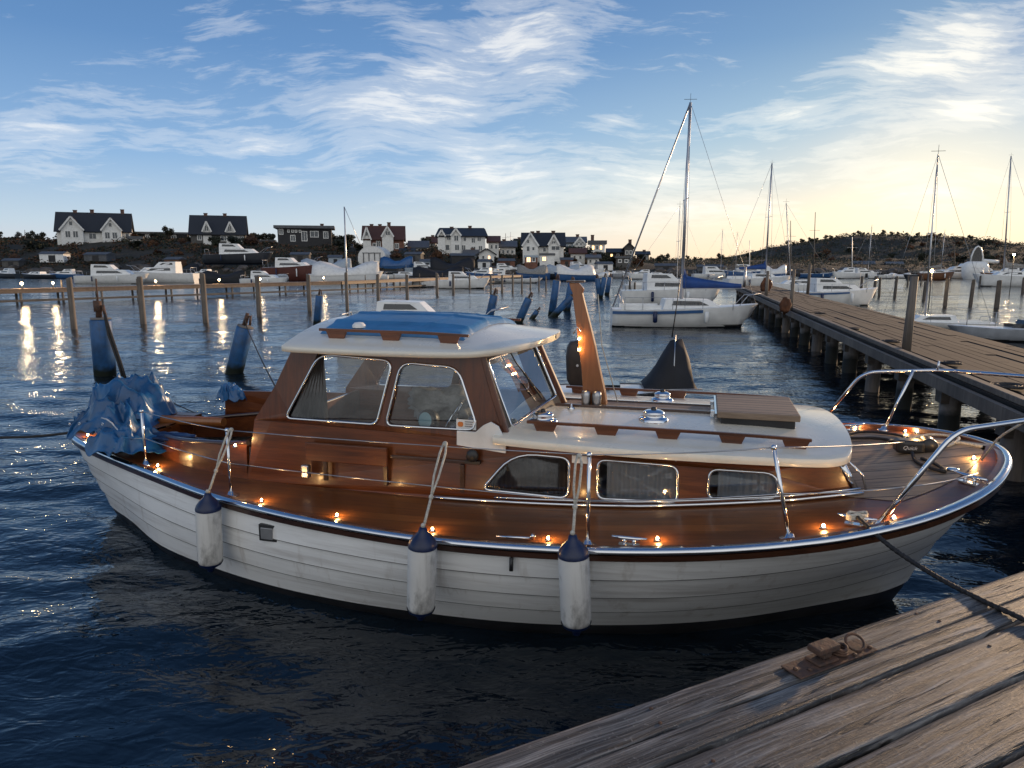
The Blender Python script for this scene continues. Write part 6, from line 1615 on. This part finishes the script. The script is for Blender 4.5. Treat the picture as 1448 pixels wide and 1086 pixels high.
# mast like pole with stay by the left piles
b = W(491, 436, 0)
mb = MB(); mb.tube([(b.x, b.y + .15, 0), (b.x + .02, b.y + .15, WD(491, 292, b.y).z)], [.06, .035], 8); o = tag(mb.build('flag_pole', M['mast']), 'tall thin bare pole beside the sixth mooring pile', 'pole')
mb = MB(); tz = WD(491, 292, b.y).z; mb.tube([(b.x + .02, b.y + .15, tz), (b.x + .9, b.y + .15, tz * .62)], .015, 5); mb.build('stay', M['steel'], o)
# posts on the pier
def pier_post(px, pb, pt, w, label, mat='oldwood', z0=PH):
    p = W(px, pb, z0); top = WD(px, pt, p.y).z; r = w / 1000 * p.y / 2
    mb = MB(); mb.tube([(p.x, p.y, -.8 if z0 < PH else PH - .3), (p.x + (top - 1) * .02, p.y, top)], [r * 1.1, r * .85], 10)
    return tag(mb.build('pier_post', M[mat]), label, 'post', 'posts standing on the pier')
pier_post(1281, 497, 391, 12, 'thick tall weathered post at the near edge of the pier', 'oldwood')
pier_post(1118, 438, 381, 5, 'dark post leaning at the left pier edge with an orange flag')
pier_post(1083, 420, 383, 4.5, 'dark post on the left pier edge beside the orange net')
pier_post(1142, 414, 374, 4, 'thin post on the right pier edge')
pier_post(1052, 407, 377, 4, 'pale thin post at the far end of the pier', 'steel')
for (px, py, s, lab) in ((1083, 400, .5, 'brown orange net bundle on the pier beside the dark post'), (1110, 428, .30, 'small orange cloth at the foot of the left pier post')):
    p = W(px, py + 12, PH); o = lump((0, 0, s * .6), (s * .6, s * .5, s * .9), 31, 3, .4, 1.6, crease=.3).build('net_bundle', pmat('rusty orange net', (.13, .05, .022), .9, var=.3)); o.location = (p.x, p.y, PH); tag(o, lab, 'net')
rope_heap(W(1205, 466, PH + .03), 1.3, 'rope coil on the pier edge half way along')
rope_heap(W(1345, 515, PH + .03), 1.1, 'rope coil on the pier edge above the bow rail')
rope_heap(W(1160, 444, PH + .03), 1.2, 'small rope coil on the pier near the sloop')
rope_heap(W(1425, 548, PH + .03), 1.5, 'rope coil on the pier at the right edge')
rope_heap(W(1258, 484, PH + .03), 1.4, 'rope coil on the pier at the foot of the tall post')
# ================================================================== BLUE FLOATS
def bfloat(px, pb, Lm, r, tilt, label, group, hw=True, az=0):
    b = W(px, pb, 0)
    f = empty('mooring_float', (b.x, b.y, 0), 0, label, 'float', group)
    R_ = Matrix.Rotation(tilt, 3, 'Y') @ Matrix.Rotation(az, 3, 'X')
    mb = MB(); mb.lathe([(0, -.5), (r, -.5), (r, Lm - .03), (r * .93, Lm), (r * .3, Lm + .01), (0, Lm + .01)], axis=R_ @ Vector((0, 0, 1)), n=20); mb.build('float_body', M['float'], f)
    if hw:
        ax = R_ @ Vector((0, 0, 1)); mb = MB(); mb.lathe([(r * .95, Lm + .012), (r * .9, Lm + .04), (0, Lm + .045)], axis=ax, n=16); mb.build('float_cap', M['concrete'], f)
        mb = MB(); u = ax * (Lm + .05); mb.tube([u, u + ax * r * 1.1, u + ax * r * 1.2 + Vector((r * .3, 0, 0)), u + Vector((r * .5, 0, 0))], r * .16, 6); mb.tube([u - Vector((r * .25, 0, 0)), u + ax * r * 1.5 - Vector((r * .1, 0, 0))], r * .22, 8); mb.build('shackle', M['rust'], f)
    return f
gf = 'blue cylindrical mooring floats'
f1 = bfloat(149, 532, 1.32, .235, R(1), 'large upright blue float with straps beyond the stern, the leftmost', gf)
mb = MB()
for dx in (0, .06): mb.tube([(.18, -.1, 1.45), (.28 + dx, -.2, 1.0), (.50 + dx, -.3, .35), (.62 + dx, -.35, -.1)], .028, 6)
mb.build('strap', M['roped'], f1)
mb = MB(); mb.tube([(0, 0, 1.6), (0, 0, 2.25)], .018, 6); mb.tube([(-.02, 0, 1.5), (-.02, 0, 1.75)], .09, 8); mb.build('rod', M['rust'], f1)
f2 = bfloat(331, 528, 1.15, .20, R(17), 'tilted blue float beyond the cockpit with a line to the boat', gf)
fb = W(331, 528, 0)
rope('float_line', [fb + Vector((.33, 0, 1.30)), fb + Vector((.9, -1.2, 1.0)), BL(1.9, 1.0, 1.02), BL(2.3, .95, 1.05)], .012, M['roped'], 'line running from the tilted blue float to the cockpit')
rope('float_line', [BL(.5, .5, .85), BL(.3, 1.6, .25), BL(-.2, 3.0, .05), W(160, 532, .05)], .010, M['roped'], 'slack line running from the stern to the leftmost blue float')
for i, (px, pb, L_, r_, tl, lab) in enumerate(((452, 462, .95, .17, 6, 'blue float showing above the left end of the wheelhouse roof'), (691, 452, 1.15, .20, 14, 'blue float behind the wheelhouse roof, left of a pair'), (733, 456, 1.15, .18, 24, 'tilted blue float right of the pair behind the wheelhouse roof'),
        (752, 451, .45, .12, 35, 'short blue float stub beside the wheelhouse roof front'), (780, 446, 1.75, .19, 8, 'tall blue float left of the leaning pair near the wooden post'), (783, 447, 1.3, .17, 42, 'strongly leaning blue float of the pair near the wooden post'), (801, 440, 1.55, .20, 10, 'blue float just left of the wooden post'),
        (848, 421, 1.45, .20, -8, 'left leaning float of the V shaped pair right of the post'), (848.5, 421, 1.55, .20, 12, 'right leaning float of the V shaped pair right of the post'), (858, 417, 1.45, .20, 9, 'slim blue float right of the V shaped pair'))):
    if i == 0: continue
    bfloat(px, pb, L_, r_, R(tl), lab, gf)
bfloat(448, 460, 1.25, .16, R(8), 'blue float showing above the left end of the wheelhouse roof', gf)
# ================================================================== DINGHY WITH TENT AND OUTBOARD BEYOND THE BOAT
dn = boat_far('dark_dinghy', (1.75, 12.9, 0), R(-4), 2.9, M['bdark'], 'small dark dinghy mostly hidden beyond the cabin roof', 'open', H=.28, Bm=1.3)
tent = empty('black_tent_cover', (2.92, 12.9, .36), R(-4), 'black cloth cover tented over the dinghy beyond the cabin roof, with a thin rod', 'cover')
mb = MB()
P = []
for x, w, hh, yo in ((-.52, .45, .04, 0), (-.38, .48, .20, 0), (-.20, .48, .55, 0), (-.02, .47, .84, 0), (.20, .46, .86, 0), (.33, .43, .52, 0), (.42, .40, .10, 0), (.46, .38, 0.0, 0)):
    P.append([(x, -w, 0), (x + .02, -w * .85, hh * .35), (x, -w * .45, hh * .80), (x, 0, hh), (x, w * .45, hh * .8), (x, w * .85, hh * .35), (x, w, 0)])
mb.grid([[(p[0] + .02 * noise.noise(Vector(p) * 4), p[1], p[2] + .04 * noise.noise(Vector(p) * 3)) for p in r] for r in P]); mb.build('canopy', M['cloth'], tent)
mb = MB(); mb.tube([(.0, -.05, .9), (.12, -.05, 2.05)], [.012, .006], 6); mb.build('rod', M['blackp'], tent)
mb = MB(); mb.tube([(.0, -.42, -.05), (.02, -.30, .55), (.06, -.05, .95)], .012, 6); mb.tube([(-.55, -.47, .0), (.5, -.45, .02)], .014, 6); mb.build('tent_frame', M['steel'], tent)
ob = empty('outboard_motor', (1.02, 10.9, .2), 0, 'dark covered outboard motor standing up behind the wooden post', 'outboard motor')
mb = MB(); mb.grid([[(x * w, y * w, z) for x, y in rrect(-.17, -.14, .15, .14, .07, 3) + [rrect(-.17, -.14, .15, .14, .07, 3)[0]]] for z, w in ((.52, .7), (.6, .95), (.95, 1.05), (1.12, .95), (1.2, .7), (1.22, .05))]); mb.build('cowling', M['inside'], ob)
mb = MB(); mb.tube([(0, 0, .7), (.02, 0, 0)], [.10, .07], 8); mb.build('shaft', M['blackp'], ob)
mb = MB(); mb.tube([(-.02, -.2, .85), (-.05, -.5, .9)], .02, 6); mb.build('tiller', M['steel'], ob)
bt = boat_far('moored_tender', (1.25, 11.15, 0), R(-10), 2.4, M['bdark'], 'little dark tender hidden behind the wheelhouse front, carrying the outboard', 'open', H=.22, Bm=1.0)
# ================================================================== VEGETATION
M['leaf'] = pmat('dark evergreen leaf', (.026, .032, .017), .8, var=.4, vscale=.5)
M['leafb'] = pmat('brown autumn leaf', (.13, .058, .024), .8, var=.4, vscale=.5)
M['bark'] = pmat('dark bark', (.06, .045, .035), .9, var=.2)
def crown_mesh(seed, n, w, h, leaf, bottom=.15):
    rs = random.Random(seed); mb = MB()
    lob = [(rs.uniform(-.6, .6) * w, rs.uniform(-.5, .5) * w, rs.uniform(bottom, .85) * h, rs.uniform(.25, .5) * w) for _ in range(9)]
    for _ in range(n):
        lx, ly, lz, lr = rs.choice(lob)
        v = Vector((rs.gauss(0, 1), rs.gauss(0, 1), rs.gauss(0, .8))).normalized() * lr * rs.uniform(.45, 1.08)
        p = Vector((lx, ly, lz)) + v
        if p.z < 0: continue
        a = Vector((rs.gauss(0, 1), rs.gauss(0, 1), rs.gauss(0, 1))).normalized(); b = a.orthogonal().normalized(); s = leaf * rs.uniform(.6, 1.4)
        mb.add([p + a * s, p + b * s * .7, p - a * s * .9, p - b * s * .6], [(0, 1, 2, 3)])
    return mb
def make_tree(name, seed, n, w, h, leaf, mat, label, cat, group):
    t = empty(name, (0, 0, 0), 0, label, cat, group)
    crown_mesh(seed, n, w, h, leaf).build('crown', mat, t, fix=False)
    mb = MB(); mb.tube([(0, 0, -.5), (.05, 0, h * .35), (.0, .05, h * .7)], [.06 * h, .045 * h, .015 * h], 6)
    for k_ in range(3): a = k_ * 2.1; mb.tube([(0, 0, h * (.2 + .1 * k_)), (math.cos(a) * w * .4, math.sin(a) * w * .4, h * .65)], [.025 * h, .01 * h], 5)
    mb.build('trunk', M['bark'], t, fix=False)
    return t
TL = ['dark round bush of the scrub on the left hill', 'brown bush of the scrub on the left hill', 'dark tree silhouetted along the skyline of the hill', 'open crowned tree on the ridge of the right hill']
protos = [make_tree('bush', 1, 620, 1.6, 2.2, .20, M['leaf'], TL[0], 'bush', 'bushes on the left hill'),
          make_tree('bush', 2, 560, 1.5, 1.9, .18, M['leafb'], TL[1], 'bush', 'brown bushes on the left hill'),
          make_tree('tree', 3, 1300, 2.0, 4.0, .17, M['leaf'], TL[2], 'tree', 'trees along the skyline')]
used = [False] * 3
def plant(k_, X, Y, s, label=None, group=None):
    o = protos[k_] if not used[k_] else copy_tree(protos[k_]); used[k_] = True
    o.location = (X, Y, hfun(X, Y) - .1); o.scale = (s * random.uniform(.85, 1.35), s, s * random.uniform(.8, 1.15)); o.rotation_euler = (0, 0, random.uniform(0, 6.28))
    px = 724 + 1000 * X / Y
    if label: o['label'] = label; o['group'] = group
    else:
        lm = [(60, 'left of the large white gabled house'), (190, 'below the large white gabled house'), (268, 'beside the long low shed'), (352, 'around the dark grey house'), (392, 'between the grey house and the flat roofed house'), (480, 'around the black flat roofed house'), (590, 'around the red roofed house'), (700, 'around the tall slate roofed house'), (805, 'around the white gable house with black roof'), (2000, 'below the dark houses at the end of the hill')]
        w_ = next(t for a_, t in lm if px < a_)
        o['label'] = {0: 'dark round bush ', 1: 'brown autumn bush ', 2: 'dark skyline tree '}[k_] + w_
        o['group'] = {0: 'dark bushes ', 1: 'brown bushes ', 2: 'trees '}[k_] + w_
    return o
rv = random.Random(11)
for i in range(64):                         # left hill, among and behind the houses
    px = rv.uniform(-20, 890); Y = rv.uniform(150, 186); k_ = rv.choice((0, 0, 1, 0))
    plant(k_, (px - 724) / 1000 * Y, Y, rv.uniform(.7, 1.5))
for i in range(26):                         # waterside scrub
    px = rv.uniform(0, 900); Y = rv.uniform(139, 146); plant(rv.choice((0, 1, 1)), (px - 724) / 1000 * Y, Y, rv.uniform(.5, 1.0))
for px in (12, 40, 57, 70, 192, 205, 248, 362, 371, 380, 483, 496, 583, 592, 600, 604, 727, 866, 905, 930):
    Y = rv.uniform(168, 180); plant(2, (px - 724) / 1000 * Y, Y, rv.uniform(.45, .75))
for i in range(60):                         # far low shore behind the sloop and right hill ridge
    px = 890 + i * 9.5 + rv.uniform(-4, 4); Y = rv.uniform(225, 290) if px < 1100 else rv.uniform(335, 365)
    o = plant(2, (px - 724) / 1000 * Y, Y, rv.uniform(.38, .8), 'dark tree on the low ridge behind the sloop and the pier' if px < 1130 else 'dark tree on the ridge of the hill at the right', 'trees on the low middle ridge' if px < 1130 else 'trees on the right hill ridge')
for i in range(34):
    px = rv.uniform(1120, 1470); Y = rv.uniform(210, 320); plant(rv.choice((0, 1)), (px - 724) / 1000 * Y, Y, rv.uniform(.8, 1.5), *[('bush low on the left foot of the right hill', 'bushes on the left foot of the hill'), ('bush on the middle slope of the right hill', 'bushes on the middle slope'), ('bush on the slope of the right hill near the right edge', 'bushes at the right edge')][0 if px < 1220 else 1 if px < 1360 else 2])
for nm, (px, yr, ye, yb, Y, w_) in (('hill_cabin', (1405, 352, 356, 362, 300, 22)), ('quay_shed', (1265, 371, 374, 384, 190, 20)), ('quay_hut', (1222, 370, 374, 384, 190, 26))):
    house(nm, px - w_ / 2, px + w_ / 2, yr, ye, yb, Y, M['hwhite'] if nm[0] == 'h' else M['hgrey'], M['greyroof'], {'hill_cabin': 'white cabin high on the right hill', 'quay_shed': 'small grey shed with a chimney on the quay under the right hill', 'quay_hut': 'low grey hut on the quay left of the small shed'}[nm], 6, wins=((px - 4, (ye + yb) / 2, 3, 3), (px + 4, (ye + yb) / 2, 3, 3)))
# low ground cover over the hills
def scrub(name, region, n, leaf, mat, label):
    rs = random.Random(len(name) + n); mb = MB()
    for _ in range(n):
        px = rs.uniform(*region[0]); Y = rs.uniform(*region[1]); X = (px - 724) / 1000 * Y
        cl = noise.noise(Vector((X * .16, Y * .12, 3)))
        if cl < -.12: continue
        z = hfun(X, Y)
        if z < .3: continue
        hgt = (.25 + 1.5 * max(0, cl)) * (1 + .4 * rs.random()) * (Y / 170)
        for q in range(4):
            p = Vector((X + rs.gauss(0, .35), Y + rs.gauss(0, .35), z + hgt * rs.random()))
            a = Vector((rs.gauss(0, 1), rs.gauss(0, 1), rs.gauss(0, .8))).normalized(); b = a.orthogonal().normalized(); s_ = leaf * rs.uniform(.5, 1.3) * Y / 170
            mb.add([p + a * s_, p + b * s_ * .6, p - a * s_ * .9, p - b * s_ * .6], [(0, 1, 2, 3)])
    return tag(mb.build(name, mat, fix=False), label, 'ground cover', kind='stuff')
scrub('scrub', ((-40, 900), (134, 180)), 9000, .26, M['leaf'], 'dark low scrub covering the left hill between the houses')
scrub('heather', ((-40, 900), (133, 178)), 6000, .22, M['leafb'], 'brown heather patches on the left hill')
scrub('scrub', ((880, 1480), (150, 350)), 15000, .22, M['leaf'], 'dark low scrub covering the right hill and the low shore')
scrub('heather', ((880, 1480), (150, 350)), 1500, .2, M['leafb'], 'brown heather patches on the right hill')
# jagged low quay wall under the right hill
mb = MB()
for x in np.arange(45, 110, 6): mb.box2((x, 150 + (x - 45) * .3, -.6), (x + 5.9, 152 + (x - 45) * .3, 1.2 + .2 * math.sin(x)))
tag(mb.build('quay_wall', M['concrete']), 'low dark quay wall along the water under the right hill', 'wall')
